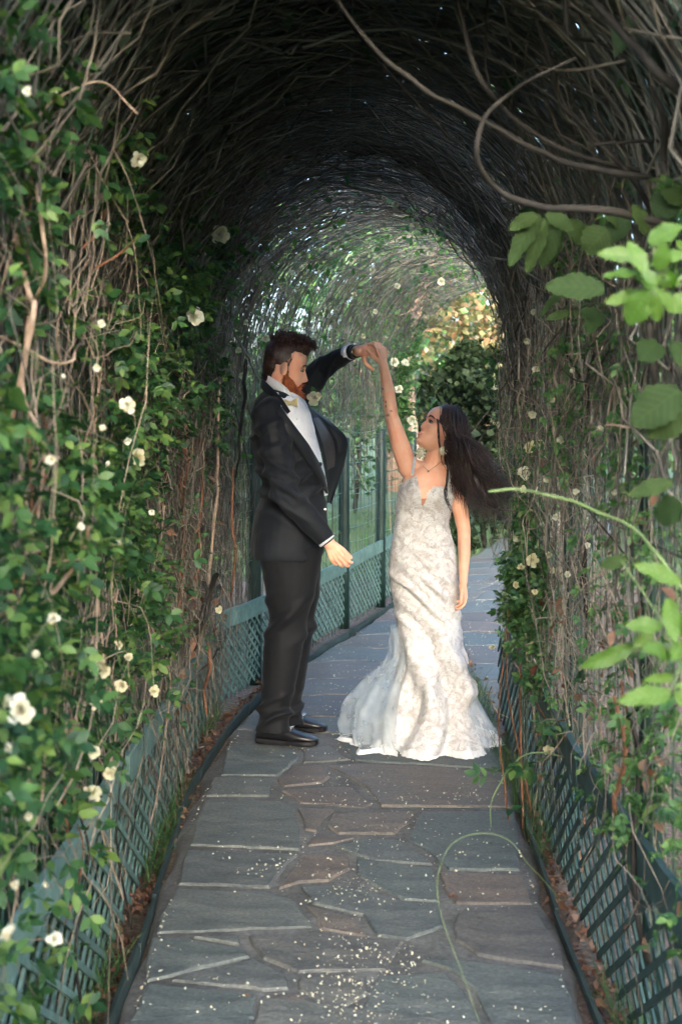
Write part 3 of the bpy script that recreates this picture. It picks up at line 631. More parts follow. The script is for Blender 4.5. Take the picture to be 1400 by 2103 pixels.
for (x, y, d) in [(225, 1660, 40), (110, 190, 10), (130, 775, 12), (418, 522, 10), (455, 410, 9), (382, 418, 8), (198, 755, 12), (220, 955, 11)]:
    Y = 2600 * .55 / (700 - x)
    if d < 20: put_flower(rl, P(x, y, Y), d * Y / 2600 * 1.3, BUD, 'bud')
    else: put_leaf(rl, 2, P(x - 8, y - 40, Y), np.array([[1, 0, 0], [0, 0.1, 1], [0, -1, .1]]).T, .09, M['leaf_mid'])

for (x, y, d, Y) in [(852, 466, 20, 6.3), (810, 420, 15, 6.0), (832, 358, 16, 5.6), (765, 555, 12, 7.6), (815, 588, 12, 8.2), (905, 578, 15, 8.6), (727, 605, 11, 7.4), (690, 640, 10, 7.2), (880, 520, 10, 7.4), (600, 560, 10, 6.6), (560, 620, 10, 6.6), (655, 560, 9, 7.0), (770, 640, 10, 8.4), (745, 690, 10, 8.6)]:
    put_flower(rv, P(x, y, Y), d * Y / 2600, FL[rnd.randrange(3)])
# ---- woody bramble between the rose and the man: bare grey and rusty stems against the wall
br = tag(empty('bramble_vine'), 'bare tangled brown vine on the wall behind the man', 'vine')
for px, Y, r0, r1, mt in [([(445, 1180), (432, 1205), (428, 1240), (410, 1300), (395, 1345)], 5.2, .012, .007, 'stem_grey'), ([(415, 1195), (425, 1225), (412, 1262), (405, 1280)], 5.1, .008, .005, 'stem_grey'),
        ([(450, 780), (448, 900), (446, 1000), (440, 1100), (425, 1200)], 5.6, .006, .008, 'stem_tan'), ([(380, 850), (384, 950), (376, 1060), (372, 1200), (360, 1340)], 5.0, .007, .009, 'stem_red'), ([(366, 860), (372, 960), (380, 1080), (370, 1190)], 5.0, .005, .005, 'stem_red'),
        ([(505, 740), (500, 850), (492, 900), (485, 980), (470, 1040)], 6.2, .010, .004, 'stem_grey'), ([(420, 900), (415, 1000), (410, 1100), (408, 1180)], 5.3, .005, .006, 'stem_red'), ([(480, 960), (476, 1060), (482, 1150), (474, 1230)], 6.0, .006, .006, 'stem_red'),
        ([(300, 945), (340, 958), (358, 948)], 4.2, .003, .002, 'stem_grey'), ([(285, 1120), (320, 1100), (360, 1070)], 4.2, .003, .002, 'stem_grey'), ([(425, 1320), (430, 1380), (418, 1420), (425, 1470)], 5.4, .008, .006, 'stem_red'), ([(445, 1330), (430, 1360), (400, 1385)], 5.4, .004, .002, 'stem_grey')]:
    pxstem(br, px, Y, r0, r1, M[mt], wob=.008)
def tangle(N, y0, y1, z0, z1, xf, L0, L1, r0, r1, K=8, curl=.5):
    p0 = np.stack([xf(N), rng.uniform(y0, y1, N), rng.uniform(z0, z1, N)], -1); d = rng.normal(0, 1, (N, 3)); d[:, 0] *= .35; d[:, 2] += rng.choice([-.8, .8], N); d /= np.linalg.norm(d, axis=1, keepdims=True)
    steps = [p0]; L = rng.uniform(L0, L1, N) / K
    for k in range(K - 1):
        d = d + rng.normal(0, curl, (N, 3)) * np.array([.3, .5, .5]); d /= np.linalg.norm(d, axis=1, keepdims=True); steps.append(steps[-1] + d * L[:, None])
    p = np.stack(steps, 1); p[:, :, 0] = np.clip(p[:, :, 0], p0[:, None, 0] - .07, p0[:, None, 0] + .07); r = rng.uniform(r0, r1, N)[:, None] * np.linspace(1, .4, K)[None]
    return tubes(p, r, 3)
part('twigs', merge([tangle(700, 4.0, 6.3, .35, 2.0, lambda n: rng.normal(-.645, .03, n), .15, .6, .0011, .003), tangle(160, 4.2, 6.2, .35, 1.6, lambda n: rng.normal(-.62, .04, n), .2, .7, .002, .0045)]), M['twig'], br)
part('dry_twigs', merge([tangle(150, 2.2, 3.0, .5, 2.4, lambda n: rng.normal(-.58, .03, n), .2, .8, .0009, .0020, 9, .35), tangle(500, 3.0, 6.2, .45, 2.1, lambda n: rng.normal(-.62, .035, n), .15, .6, .0010, .0024)]), M['twig_pale'], br)
part('small_leaves', scatter(*CL[2], rand_rot(520), np.stack([rng.normal(-.61, .035, 520), rng.uniform(3.8, 6.4, 520), rng.uniform(.45, 2.2, 520)], -1), rng.uniform(.025, .06, 520)), M['leaf_mid'], br)
part('rusty_leaves', scatter(*leaf_small(.3), rand_rot(260), np.stack([rng.normal(-.63, .03, 260), rng.uniform(4.2, 6.5, 260), rng.uniform(.3, 1.7, 260)], -1), rng.uniform(.02, .06, 260)), M['leaf_dry'], br)

# ---- rose clump leaning over the path beyond the bride, and the airy vine up that wall
def clump(name, label, cat, blobs, mat, flowers, cream, stems=6, size=.035, group=None):
    root = tag(empty(name), label, cat, group); vf = []
    for (x, y, Y, rx, rz, nn) in blobs:
        c = P(x, y, Y); q = rng.normal(0, 1, (nn, 3)); q /= np.linalg.norm(q, axis=1, keepdims=True); q *= rng.random((nn, 1)) ** .5
        vf.append(scatter(*CL[rng.integers(0, 5)], rand_rot(nn), np.array(c) + q * np.array([rx, rx * 1.2, rz]), rng.uniform(size * 1.2, size * 2.2, nn)))
    part('foliage', merge(vf), mat, root)
    for (x, y, d, Y) in flowers: put_flower(root, P(x, y, Y), d * Y / 2600, FL[rnd.randrange(3)])
    for (x, y, d, Y) in cream: put_flower(root, P(x, y, Y), d * Y / 2600, FC[rnd.randrange(2)])
    for k in range(stems):
        bx = blobs[k % len(blobs)]; c = P(bx[0], bx[1], bx[2]); base = V((c.x + rnd.gauss(0, .05) + .05, c.y + rnd.gauss(0, .1), 0 if c.z < 1.6 else c.z - .7))
        stem(root, [base, base.lerp(c, .5) + V((rnd.gauss(0, .04), rnd.gauss(0, .04), 0)), c + V((rnd.gauss(0, bx[3] * .5), rnd.gauss(0, .05), bx[4] * .6))], rnd.uniform(.003, .007), .0015, M[rnd.choice(('stem_tan', 'stem_grey', 'stem_red'))])
    return root
clump('climbing_rose', 'bushy rose with pale cream flowers leaning over the path beyond the bride', 'climbing rose',
      [(1088, 1160, 4.6, .09, .10, 330), (1110, 1230, 4.5, .10, .11, 330), (1100, 1310, 4.5, .08, .10, 160), (1050, 1250, 4.6, .04, .05, 40), (1072, 1180, 4.7, .05, .04, 70), (1088, 1060, 4.7, .05, .11, 140), (1105, 1390, 4.4, .06, .05, 60), (1090, 950, 4.8, .05, .09, 90)], M['leaf_mid'],
      [(1075, 972, 24, 4.6), (1060, 1105, 16, 4.6), (1075, 1005, 14, 4.6)], [(1095, 1150, 26, 4.4), (1070, 1162, 16, 4.4), (1135, 1172, 14, 4.3), (1060, 1200, 14, 4.5), (1098, 1215, 12, 4.3), (1010, 1330, 12, 4.6), (1088, 918, 24, 4.6), (1108, 912, 20, 4.5), (1125, 1140, 12, 4.3)], 9)
clump('flowering_shrub', 'white flowering shrub beyond the bride\'s dark hair', 'shrub', [(1075, 850, 6.6, .16, .22, 420), (1085, 960, 7.4, .15, .2, 320), (1060, 760, 6.4, .13, .16, 240), (1090, 1060, 6.2, .12, .16, 220), (1060, 900, 6.4, .1, .2, 200), (1075, 680, 6.2, .1, .14, 160), (1090, 980, 6.0, .08, .2, 160)], M['leaf_mid'],
      [(1060, 832, 24, 7.2), (1068, 872, 24, 7.2), (1015, 795, 12, 7.5), (1045, 940, 16, 7.2), (1035, 720, 16, 7.6), (1100, 820, 14, 7.2), (1050, 790, 12, 7.3), (1085, 1000, 14, 7.0)], [], 8, .032)
clump('climbing_rose', 'green rose with small white blooms at the far end post by the joined hands', 'climbing rose', [(820, 760, 10.5, .15, .2, 300), (812, 830, 10.4, .13, .18, 240), (835, 690, 10.7, .13, .16, 180), (820, 890, 10.3, .1, .14, 130)], M['leaf_far'],
      [(808, 745, 18, 10.2), (832, 745, 14, 10.2), (818, 800, 16, 10.2), (845, 862, 18, 10.2), (795, 690, 10, 10.2)], [], 5, .05)
rr = tag(empty('tangled_vine'), 'thin bare tangled vine with sparse leaves on the bride\'s side wall', 'vine')
part('twigs', merge([tangle(800, 2.4, 4.6, .4, 2.4, lambda n: rng.normal(.735, .035, n), .15, .7, .0011, .0030)]), M['twig'], rr)
part('pale_twigs', merge([tangle(900, 3.0, 5.2, .5, 2.5, lambda n: rng.normal(.745, .04, n), .15, .6, .0011, .0028), tangle(700, 5.0, 6.4, .6, 2.6, lambda n: rng.normal(.86, .045, n), .2, .7, .0014, .0035)]), M['twig_pale'], rr)
NL = 6000; pp = np.stack([rng.normal(.715, .035, NL), rng.uniform(2.4, 6.4, NL), rng.uniform(.42, 2.3, NL)], -1); pp[:, 0] += .11 * np.clip((pp[:, 1] - 4.4) / 1.2, 0, 1); pp = pp[vnoise(pp, 3.0, 8) > .0]
part('foliage', scatter(*CL[1], rand_rot(len(pp)), pp, rng.uniform(.025, .065, len(pp))), M['leaf_far'], rr)
part('dry_leaves', scatter(*leaf_blade(.25), rand_rot(140), np.stack([rng.normal(.70, .03, 140), rng.uniform(2.4, 4.6, 140), np.clip(rng.normal(.8, .3, 140), .2, 2)], -1), rng.uniform(.02, .05, 140)), M['leaf_dry'], rr)
for px, Y, r0, r1, mt in [([(1120, 430), (1160, 620), (1162, 720), (1200, 800), (1205, 900), (1212, 1000), (1240, 1080)], 3.9, .004, .006, 'stem_grey'), ([(1270, 640), (1230, 700), (1210, 760), (1205, 840)], 3.6, .004, .006, 'stem_grey'), ([(1285, 640), (1205, 780), (1130, 730)], 3.4, .003, .002, 'stem_grey'), ([(1200, 600), (1170, 650), (1112, 728)], 3.7, .004, .002, 'stem_grey'),
        ([(1300, 1480), (1308, 1600), (1300, 1760), (1310, 1900), (1340, 2010)], 2.95, .006, .008, 'stem_grey'), ([(1205, 1100), (1198, 1200), (1210, 1300), (1195, 1400)], 3.9, .010, .012, 'stem_grey'), ([(1260, 1430), (1285, 1550), (1262, 1640), (1270, 1700)], 3.1, .005, .007, 'stem_red'), ([(1275, 1400), (1290, 1500), (1268, 1640)], 3.1, .003, .005, 'stem_red'),
        ([(1150, 1000), (1130, 1080), (1105, 1120)], 4.4, .004, .003, 'stem_grey'), ([(1230, 1450), (1240, 1560), (1290, 1650)], 3.3, .003, .002, 'stem_tan'), ([(1330, 660), (1345, 760), (1365, 850), (1390, 900)], 2.6, .008, .01, 'stem_grey'), ([(1345, 620), (1360, 700), (1400, 790)], 2.6, .005, .006, 'stem_grey'),
        ([(1240, 870), (1300, 880), (1360, 868)], 2.9, .003, .002, 'stem_tan'), ([(1200, 1030), (1250, 1100), (1310, 1170)], 3.1, .0025, .002, 'stem_grey'), ([(1010, 1410), (1003, 1430), (1020, 1460), (1045, 1475)], 5.0, .003, .002, 'stem_tan')]:
    pxstem(rr, px, Y, r0, r1, M[mt], wob=.006)
for (x, y, s, Y) in [(1085, 1560, .10, 4.3), (1120, 1470, .09, 4.1), (1160, 1500, .09, 4.0), (1130, 1600, .07, 4.1), (1340, 1600, .10, 2.9), (1375, 1640, .10, 2.8), (1330, 1560, .09, 2.9), (1215, 1450, .07, 3.5), (1200, 1390, .07, 3.6), (1300, 1470, .08, 3.1)]:
    for k in range(3): put_leaf(rr, rnd.randrange(5), P(x + rnd.gauss(0, 10), y + rnd.gauss(0, 10), Y), rand_rot(1, .5)[0], s, M['leaf_rose'])
put_flower(rr, P(1125, 1540, 4.1), .032, FC[0])
for (x, y, d) in [(1100, 760, 15), (1132, 822, 13), (1082, 700, 13), (1150, 905, 15), (1122, 985, 13), (1182, 1010, 12), (1092, 852, 16), (1165, 1180, 12), (1232, 880, 13), (1140, 1062, 12), (1205, 1120, 11), (1095, 640, 12), (1175, 760, 11), (1260, 1010, 13)]:
    Y = 2600 * .665 / (x - 700); put_flower(rr, P(x, y, Y), d * Y / 2600, FL[rnd.randrange(3)])

# ---- broad-leaved vine nearest the camera
def broad_mesh(seed, mat, wm=.5):
    r = np.random.default_rng(seed); rows = []; nU, nV = 17, 7
    for i in range(nU):
        t = i / (nU - 1); w = wm * (math.sin(math.pi * min(1, t * .97 + .03) ** .9) ** .7) * (1 if t < .97 else .3) * (1 + .09 * math.sin(i * 2.1 + seed)); row = []
        for j in range(nV):
            s = (j / (nV - 1) - .5) * 2; edge = abs(s) ** 2
            row.append((w * s, t, .10 * abs(s) * w - .22 * (t - .35) ** 2 + .03 * edge * math.sin(t * 14 + seed + s)))
        rows.append([V(p) for p in row])
    mb = MB(); mb.grid(rows); me = mb.mesh('leaf'); me.materials.append(mat); return me
BR = {k: [broad_mesh(i, M[k], w) for i, w in enumerate((.30, .36, .42))] for k in ('leaf_fig', 'leaf_figshade')}
def big_leaf(root, bx, by, tx, ty, Y, wpx, key='leaf_fig', dY=None, node=None):
    dY = rnd.gauss(0, .035) if dY is None else dY
    a, t = P(bx, by, Y), P(tx, ty, Y + dY); d = t - a; L = d.length; y = d.normalized(); face = V((rnd.gauss(0, .35), -1, rnd.gauss(.5, .25))); x = y.cross(face).normalized(); z = x.cross(y)
    me = BR[key][min(2, max(0, int(round((wpx * Y / FPX / L - .55) / .2))))]
    o = bpy.data.objects.new('leaf', me); link(o, root); R = Matrix((x, y, z)).transposed().to_4x4(); w = wpx * Y / FPX / (2 * .36)
    o.matrix_local = Matrix.Translation(a) @ R @ Matrix.Diagonal((w, L, L, 1))
    if node: n_ = P(node[0], node[1], 1.99); stem(root, [n_, n_.lerp(a, .5) + V((0, .004, -.006)), a + y * .01], .0018, .0012, M['shoot'], 'petiole', 0, 5)
f1 = tag(empty('broad_leaf_vine'), 'cluster of large bright green leaves high at the picture edge nearest the camera', 'vine', 'bright broad leaf sprays')
for l in [(1312, 527, 1226, 518, 2.0, 42), (1325, 560, 1290, 492, 1.93, 44), (1318, 562, 1236, 562, 1.95, 34), (1330, 603, 1243, 618, 2.0, 42), (1331, 598, 1286, 668, 1.9, 58), (1336, 606, 1352, 662, 1.9, 40), (1348, 596, 1388, 642, 1.95, 44), (1352, 556, 1365, 500, 1.95, 42), (1330, 497, 1400, 462, 2.0, 50), (1372, 553, 1385, 588, 1.9, 26), (1322, 556, 1347, 584, 1.88, 26), (1366, 534, 1402, 515, 1.95, 34), (1340, 580, 1402, 575, 1.95, 40), (1305, 565, 1350, 600, 1.97, 40), (1375, 640, 1418, 600, 1.97, 44), (1390, 500, 1430, 530, 1.97, 44)]: big_leaf(f1, *l, node=(1358, 566))
pxstem(f1, [(1345, 590), (1362, 560), (1390, 530), (1440, 520)], 2.0, .003, .004, M['shoot']); pxstem(f1, [(1330, 600), (1365, 590), (1440, 540)], 2.0, .002, .003, M['shoot'])
f2 = tag(empty('broad_leaf_vine'), 'lower spray of large bright green leaves reaching in near the camera', 'vine', 'bright broad leaf sprays')
for l in [(1396, 1196, 1304, 1156, 1.95, 46), (1372, 1228, 1384, 1318, 1.95, 42), (1360, 1286, 1284, 1282, 1.95, 46), (1303, 1327, 1188, 1374, 2.0, 42), (1380, 1350, 1322, 1325, 1.93, 48), (1378, 1424, 1275, 1436, 1.9, 50), (1402, 1322, 1380, 1350, 1.95, 40), (1385, 1390, 1325, 1396, 1.97, 26), (1402, 1400, 1396, 1450, 1.95, 40), (1340, 1300, 1300, 1332, 1.98, 30), (1286, 1148, 1230, 1164, 2.2, 34, 'leaf_figshade'), (1420, 1270, 1385, 1300, 1.95, 44)]: big_leaf(f2, *l, node=(1402, 1345))
pxstem(f2, [(1300, 1327), (1345, 1322), (1390, 1330), (1440, 1360)], 1.98, .002, .004, M['shoot']); pxstem(f2, [(1380, 1424), (1400, 1410), (1440, 1370)], 1.98, .002, .003, M['stem_grey'])
f3 = tag(empty('broad_leaf_vine'), 'drooping broad leaves, coloured dark for shade, on curved grey branches under the roof', 'vine')
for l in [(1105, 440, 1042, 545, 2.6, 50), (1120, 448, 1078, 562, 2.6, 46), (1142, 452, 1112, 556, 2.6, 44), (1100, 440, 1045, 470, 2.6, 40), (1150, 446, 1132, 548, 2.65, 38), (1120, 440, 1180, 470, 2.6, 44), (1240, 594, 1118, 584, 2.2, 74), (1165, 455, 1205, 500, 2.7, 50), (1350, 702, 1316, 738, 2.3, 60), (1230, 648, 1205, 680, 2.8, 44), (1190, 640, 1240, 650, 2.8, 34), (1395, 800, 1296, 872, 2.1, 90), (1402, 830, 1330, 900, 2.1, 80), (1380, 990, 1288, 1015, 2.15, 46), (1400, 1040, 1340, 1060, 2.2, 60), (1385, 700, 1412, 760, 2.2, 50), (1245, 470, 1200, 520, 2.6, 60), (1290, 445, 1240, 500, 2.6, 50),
           (1160, 590, 1105, 650, 2.9, 22), (1170, 640, 1120, 655, 2.9, 24), (1330, 480, 1300, 420, 2.5, 50), (1390, 400, 1340, 440, 2.5, 60), (1360, 380, 1410, 420, 2.5, 60), (1240, 430, 1290, 470, 2.6, 50)]: big_leaf(f3, *l[:6], 'leaf_figshade')
for px, Y, r0, r1 in [([(680, -20), (760, 90), (870, 180), (985, 245), (1090, 300), (1200, 345), (1330, 365), (1440, 380)], 2.7, .0045, .008), ([(1185, 122), (1110, 150), (1040, 195), (1002, 230), (979, 290), (985, 345), (1030, 398), (1110, 424), (1220, 432), (1340, 452), (1440, 480)], 2.5, .003, .009),
        ([(938, -20), (960, 90), (990, 170), (1040, 230), (1120, 285), (1230, 335), (1370, 362)], 2.8, .006, .006), ([(1195, -20), (1290, 80), (1350, 150), (1440, 215)], 2.4, .008, .009), ([(1085, -20), (1130, 120), (1152, 210), (1205, 265), (1280, 350), (1352, 450)], 2.8, .005, .007),
        ([(1105, -20), (1180, 130), (1260, 250), (1330, 310), (1440, 370)], 2.9, .004, .006), ([(1000, 0), (995, 120), (1010, 200)], 2.9, .003, .003), ([(700, 30), (800, 150), (900, 260), (940, 300)], 3.2, .004, .003), ([(1210, 300), (1300, 290), (1440, 285)], 2.7, .003, .004), ([(1330, 180), (1365, 250), (1362, 330), (1368, 380)], 2.5, .006, .008), ([(1240, 30), (1260, 130), (1330, 200)], 2.7, .004, .004), ([(1160, 0), (1165, 70), (1220, 85), (1300, 110)], 2.6, .005, .005)]:
    pxstem(f3, px, Y, r0, r1, M['stem_grey'], 'branch', .004)
sh = tag(empty('vine_shoot'), 'single pale green shoot arching across in front of the bride\'s hair', 'vine'); pxstem(sh, [(1000, 1010), (1060, 1008), (1130, 1020), (1200, 1040), (1300, 1085), (1350, 1140), (1420, 1240)], 2.3, .002, .0035, M['shoot'])
s2 = tag(empty('vine_shoot'), 'pale green tendril looping low over the flagstones', 'vine')
pxstem(s2, [(985, 2100), (945, 1990), (908, 1890), (898, 1800), (925, 1735), (985, 1712), (1040, 1725), (1085, 1775), (1150, 1850)], [2.5, 2.55, 2.6, 2.65, 2.7, 2.75, 2.8, 2.9, 3.1], .0005, .0009, M['shoot'])
s3 = tag(empty('vine_shoot'), 'green leafy shoot bending out over the path edge below the bride', 'vine')
pxstem(s3, [(1008, 1700), (1012, 1640), (1050, 1575), (1095, 1545), (1180, 1560)], [3.6, 3.7, 3.8, 3.9, 4.0], .0015, .0028, M['shoot'])
for (x, y) in [(1030, 1660), (1035, 1590), (1085, 1570), (1010, 1600), (1060, 1560)]: put_leaf(s3, rnd.randrange(5), P(x, y, 3.75), rand_rot(1, .6)[0], .09, M['leaf_rose'])

# ---- beyond the arbour: trees, shrubs
def tree(name, label, x, y, h, r, nleaf, mat, lsize=.12, trunk=.1, cat='tree', group=None, low=.25, tmat='bark'):
    root = tag(empty(name, (x, y, -.05)), label, cat, group)
    top = V((rnd.gauss(0, .1 * r), rnd.gauss(0, .1 * r), h * .7)); tp = [(0, 0, 0), (rnd.gauss(0, .06), rnd.gauss(0, .06), h * .25), tuple(top * .65), tuple(top)]
    mesh_obj('trunk', stem_mesh('trunk', tp, trunk, trunk * .35, 9, trunk * .2), M[tmat], root)
    paths, rad, ends = [], [], []
    for i in range(12):
        t = rnd.uniform(.25, .95); b0 = np.array(top) * t; a = rnd.uniform(0, 6.28); e = b0 + np.array([math.cos(a) * r * rnd.uniform(.4, .85), math.sin(a) * r * rnd.uniform(.4, .85), h * rnd.uniform(.05, .25)]); mid = (b0 + e) / 2 + rng.normal(0, .06 * r, 3)
        paths.append(smooth_path([b0, mid, e], 5)); rad.append(np.linspace(trunk * .35, trunk * .08, len(paths[-1]))); ends.append(e)
    v, f = tubes(np.array(paths), np.array(rad), 5); mesh_obj('limbs', np_mesh('limbs', v, f), M[tmat], root)
    nc = 46; cs = []
    for k in range(nc):
        q = rng.normal(0, 1, 3); q /= np.linalg.norm(q); q *= rng.random() ** .4; cs.append(np.array([0, 0, h * (low + (1 - low) / 2)]) + q * np.array([r, r, h * (1 - low) / 2]))
    cs = np.array(cs + ends); w = rng.integers(0, len(cs), nleaf); p = cs[w] + rng.normal(0, 1, (nleaf, 3)) * np.array([.16, .16, .12]) * r
    part('crown', scatter(*leaf_small(.36), rand_rot(nleaf), p, rng.uniform(lsize * .6, lsize * 1.3, nleaf)), mat, root); return root
A = 'leaf_autumn'
tree('ochre_shrub', 'ochre and orange leaved shrub arching over the far opening', 1.62, 14.3, 3.1, .95, 2600, M[A], .10, .035, 'shrub', None, .62, 'stem_grey')
tree('ochre_shrub', 'yellow green shrub beside the ochre one at the far opening', 2.5, 15.6, 3.4, .8, 1500, M[A], .09, .035, 'shrub', None, .55, 'stem_grey')
tree('dark_shrub', 'dark green shrub in shadow low behind the bride\'s head', 1.40, 13.9, 2.25, .70, 4800, M['leaf_shade'], .10, .04, 'shrub', None, .05, 'stem_grey')
tree('dark_shrub', 'dark bush with shade put into its leaf colour filling the far opening under the ochre leaves', 2.2, 16.6, 2.7, 1.3, 3600, M['leaf_shade'], .11, .04, 'shrub', None, .05, 'stem_grey')
mb_root = tag(empty('leaning_trunk', (0, 0, 0)), 'slim pinkish tree trunk just outside the far end of the arbour', 'tree')
stem(mb_root, [(.80, 13.2, -.05), (.78, 13.1, .8), (.70, 13.0, 1.6), (.72, 13.0, 2.3), (1.0, 13.1, 3.2)], .075, .05, M['bark'], 'trunk', .01, 10)
part('crown', scatter(*leaf_small(.36), rand_rot(900), np.array([1.0, 13.1, 3.5]) + rng.normal(0, 1, (900, 3)) * np.array([.7, .6, .4]), rng.uniform(.06, .13, 900)), M['leaf_far'], mb_root)
for i, (x, y, h, r, k, lab) in enumerate([
   (-2.6, 12.5, 2.6, 1.1, 'leaf_far', 'round green shrub behind the wire fence'), (-1.2, 14.5, 2.8, 1.1, 'leaf_far', 'leafy green shrub seen between the fence posts'), (-4.4, 7.8, 3.4, 1.4, 'leaf_far', 'tall green bush outside the wall behind the man'), (-4.3, 4.6, 3.6, 1.4, 'leaf_far', 'green bush outside the near wall'),
   (-4.2, 1.6, 3.4, 1.4, 'leaf_mid', 'green bush beyond the rose covered wall'), (5.6, 7.0, 3.0, 1.2, 'leaf_far', 'green bush on the lawn outside the bride\'s side wall'), (5.6, 10.5, 3.6, 1.5, 'leaf_far', 'larger green bush far across the lawn'), (4.0, 14.0, 3.2, 1.3, 'leaf_far', 'pale green bush past the end of the arbour'), (.2, 19.0, 3.4, 1.5, 'leaf_mid', 'green bush far behind the joined hands'), (7.5, 3.5, 3.0, 1.2, 'leaf_far', 'green bush outside the near lattice with the dark board')]):
    tree('green_shrub', lab, x, y, h, r, 3600, M[k], .11, .04, 'shrub', 'shrubs outside the arbour', .03, 'stem_grey')
for i, (x, y, h, r, lab) in enumerate([(-9.5, 13, 8, 3.0, 'tall tree beyond the wall on the man\'s side'), (-6.0, 20, 9, 3.4, 'tall tree far behind the man'), (1.0, 24, 9, 3.6, 'tall tree far behind the arbour end'), (8.0, 20, 9, 3.6, 'tall tree far behind the bride'), (13, 12, 8, 3.0, 'tall tree across the lawn on the bride\'s side'), (-12, 5, 8, 3.0, 'tall tree outside the near rose wall'), (15, 4.5, 8, 3, 'tall tree outside the near dark lattice')]):
    tree('shade_tree', lab, x, y, h, r, 4200, M['leaf_far'], .30, .2, 'tree', 'trees around the garden', .12)

for (x, y, h, r, n_, lab) in [(-1.6, -8.0, 6.0, 1.9, 4200, 'thin leaved tree behind the photographer on the man\'s side'), (1.6, -8.6, 6.2, 1.9, 4200, 'added unseen thin leaved tree filtering the sun behind the camera at the arbour mouth'), (4.8, -9.5, 6.4, 2.1, 4200, 'thin leaved tree behind the photographer on the bride\'s side')]:
    tree('shade_tree', lab, x, y, h, r, n_, M['leaf_far'], .26, .12, 'tree', 'trees around the garden', -.12)  # added trees out of view; their crowns thin the low frontal sun

# ---- fallen petals, blossom litter and leaves on the stones
m_p = M['petal']
NP = 3000; Y = 2.2 + 9.0 * rng.random(NP) ** 1.3; l, r = pedge(Y); t = np.clip(rng.normal(.55, .32, NP), .02, .98); X = l + (r - l) * t
for (x, y, n, s) in [(760, 1960, 70, .06), (1000, 1910, 90, .05), (720, 2050, 130, .07), (880, 1990, 90, .07), (700, 1830, 60, .07), (960, 1640, 30, .05), (540, 1790, 40, .07)]:
    c = G(x, y); X = np.concatenate([X, rng.normal(c.x, s, n)]); Y = np.concatenate([Y, rng.normal(c.y, s * 1.3, n)])
pv = np.array([(0, 0, 0), (.5, .3, .22), (.3, .9, .25), (-.3, .95, .12), (-.5, .4, .28), (.05, .5, .02)]); pf = np.array([(0, 1, 5, 4), (1, 2, 3, 5), (5, 3, 4, 4)])[:2]
pf = np.array([(0, 1, 2, 5), (0, 5, 3, 4), (5, 2, 3, 3)])[:2]
clm = (vnoise(np.stack([X, Y, X * 0], -1), 3, 3) + .5 * vnoise(np.stack([X, Y, X * 0], -1), 11, 5) > -.15); X, Y = X[clm], Y[clm]
ps = scatter(pv, pf, rand_rot(len(X), .3), np.stack([X, Y, np.full(len(X), .008)], -1), rng.uniform(.0035, .0095, len(X)))
v, f = ps; v[:, 2] = np.maximum(v[:, 2], .0045)
o = mesh_obj('fallen_petals', np_mesh('fallen_petals', v, f, False), M['petal'], None); tag(o, 'small white petals scattered over the flagstones', 'petals', kind='stuff')
NP = 2600; Y = 1.8 + 7 * rng.random(NP) ** 1.3; sd = rng.random(NP) < .5; X = np.where(sd, rng.uniform(-.66, -.585, NP) + np.interp(Y, [5.8, 9], [0, .55]), rng.uniform(.655, .72, NP) + np.interp(Y, [4, 6], [0, .08]))
o = part('leaf_litter', scatter(*leaf_small(.3), rand_rot(NP, .2), np.stack([X, Y, rng.uniform(-.02, .012, NP)], -1), rng.uniform(.012, .04, NP)), M['leaf_dry'], None); tag(o, 'dry brown leaf litter between path and fences', 'litter', kind='stuff')
NG = 2400; Y = 2.2 + 5 * rng.random(NG); X = np.where(rng.random(NG) < .5, rng.uniform(-.68, -.60, NG), rng.uniform(.66, .76, NG)); keep = vnoise(np.stack([X * 3, Y, X], -1), 2.5, 5) > .12; X, Y = X[keep], Y[keep]; n = len(X)
b0 = np.stack([X, Y, np.full(n, -.03)], -1); hh = rng.uniform(.04, .16, n); ln = rng.normal(0, .035, (n, 2)); t = np.linspace(0, 1, 5)[None, :, None]
pth = b0[:, None] + np.concatenate([ln[:, None, :] * t ** 2, hh[:, None, None] * t], -1); vf = tubes(pth, np.linspace(.0018, .0004, 5)[None].repeat(n, 0), 3)
o = part('grass', vf, M['leaf_mid'], None); tag(o, 'thin grass and weeds at the fence feet', 'grass', kind='stuff')
NG = 26000; X = rng.uniform(-6, 9, NG); Y = rng.uniform(2, 19, NG); lx = X - cxl(Y); k = ((np.abs(lx) > 2.3) | (Y > 11.5)) ; l, r = pedge(Y); k &= (X < l - .05) | (X > r + .05); X, Y = X[k], Y[k]; n = len(X)
o = part('grass', scatter(np.array([(-.08, 0, 0), (.08, 0, 0), (.03, .6, .08), (0, 1, .2)]), np.array([(0, 1, 2, 3)]), np.stack([np.stack([np.cos(a_ := rng.uniform(0, 6.28, n)), np.sin(a_), a_ * 0], -1), np.stack([rng.normal(0, .3, n), rng.normal(0, .3, n), np.ones(n)], -1), np.stack([-np.sin(a_), np.cos(a_), a_ * 0], -1)], -1), np.stack([X, Y, np.full(n, -.05)], -1), rng.uniform(.04, .11, n)), M['leaf_far'], None); tag(o, 'lawn grass outside the arbour', 'grass', kind='stuff')
for (x, y, s, lab) in [(887, 1619, .022, 'small rust red leaf lying on the stones below the bride'), (920, 1847, .034, 'dark red leaf lying on the near stones'), (1007, 1737, .018, 'tiny orange leaf near the path edge'), (500, 2048, .02, 'small orange leaf at the near corner of the path'), (1038, 1683, .018, 'tan leaf at the edge of the path by the lattice')]:
    v, f = leaf_blade(.3, .15, .1); c = G(x, y); o = mesh_obj('fallen_leaf', np_mesh('fallen_leaf', v * s, f), M['leaf_dry'], None, (c.x, c.y, .006)); o.rotation_euler = (.1, .1, rnd.uniform(0, 6)); tag(o, lab, 'leaf', 'single leaves on the path')
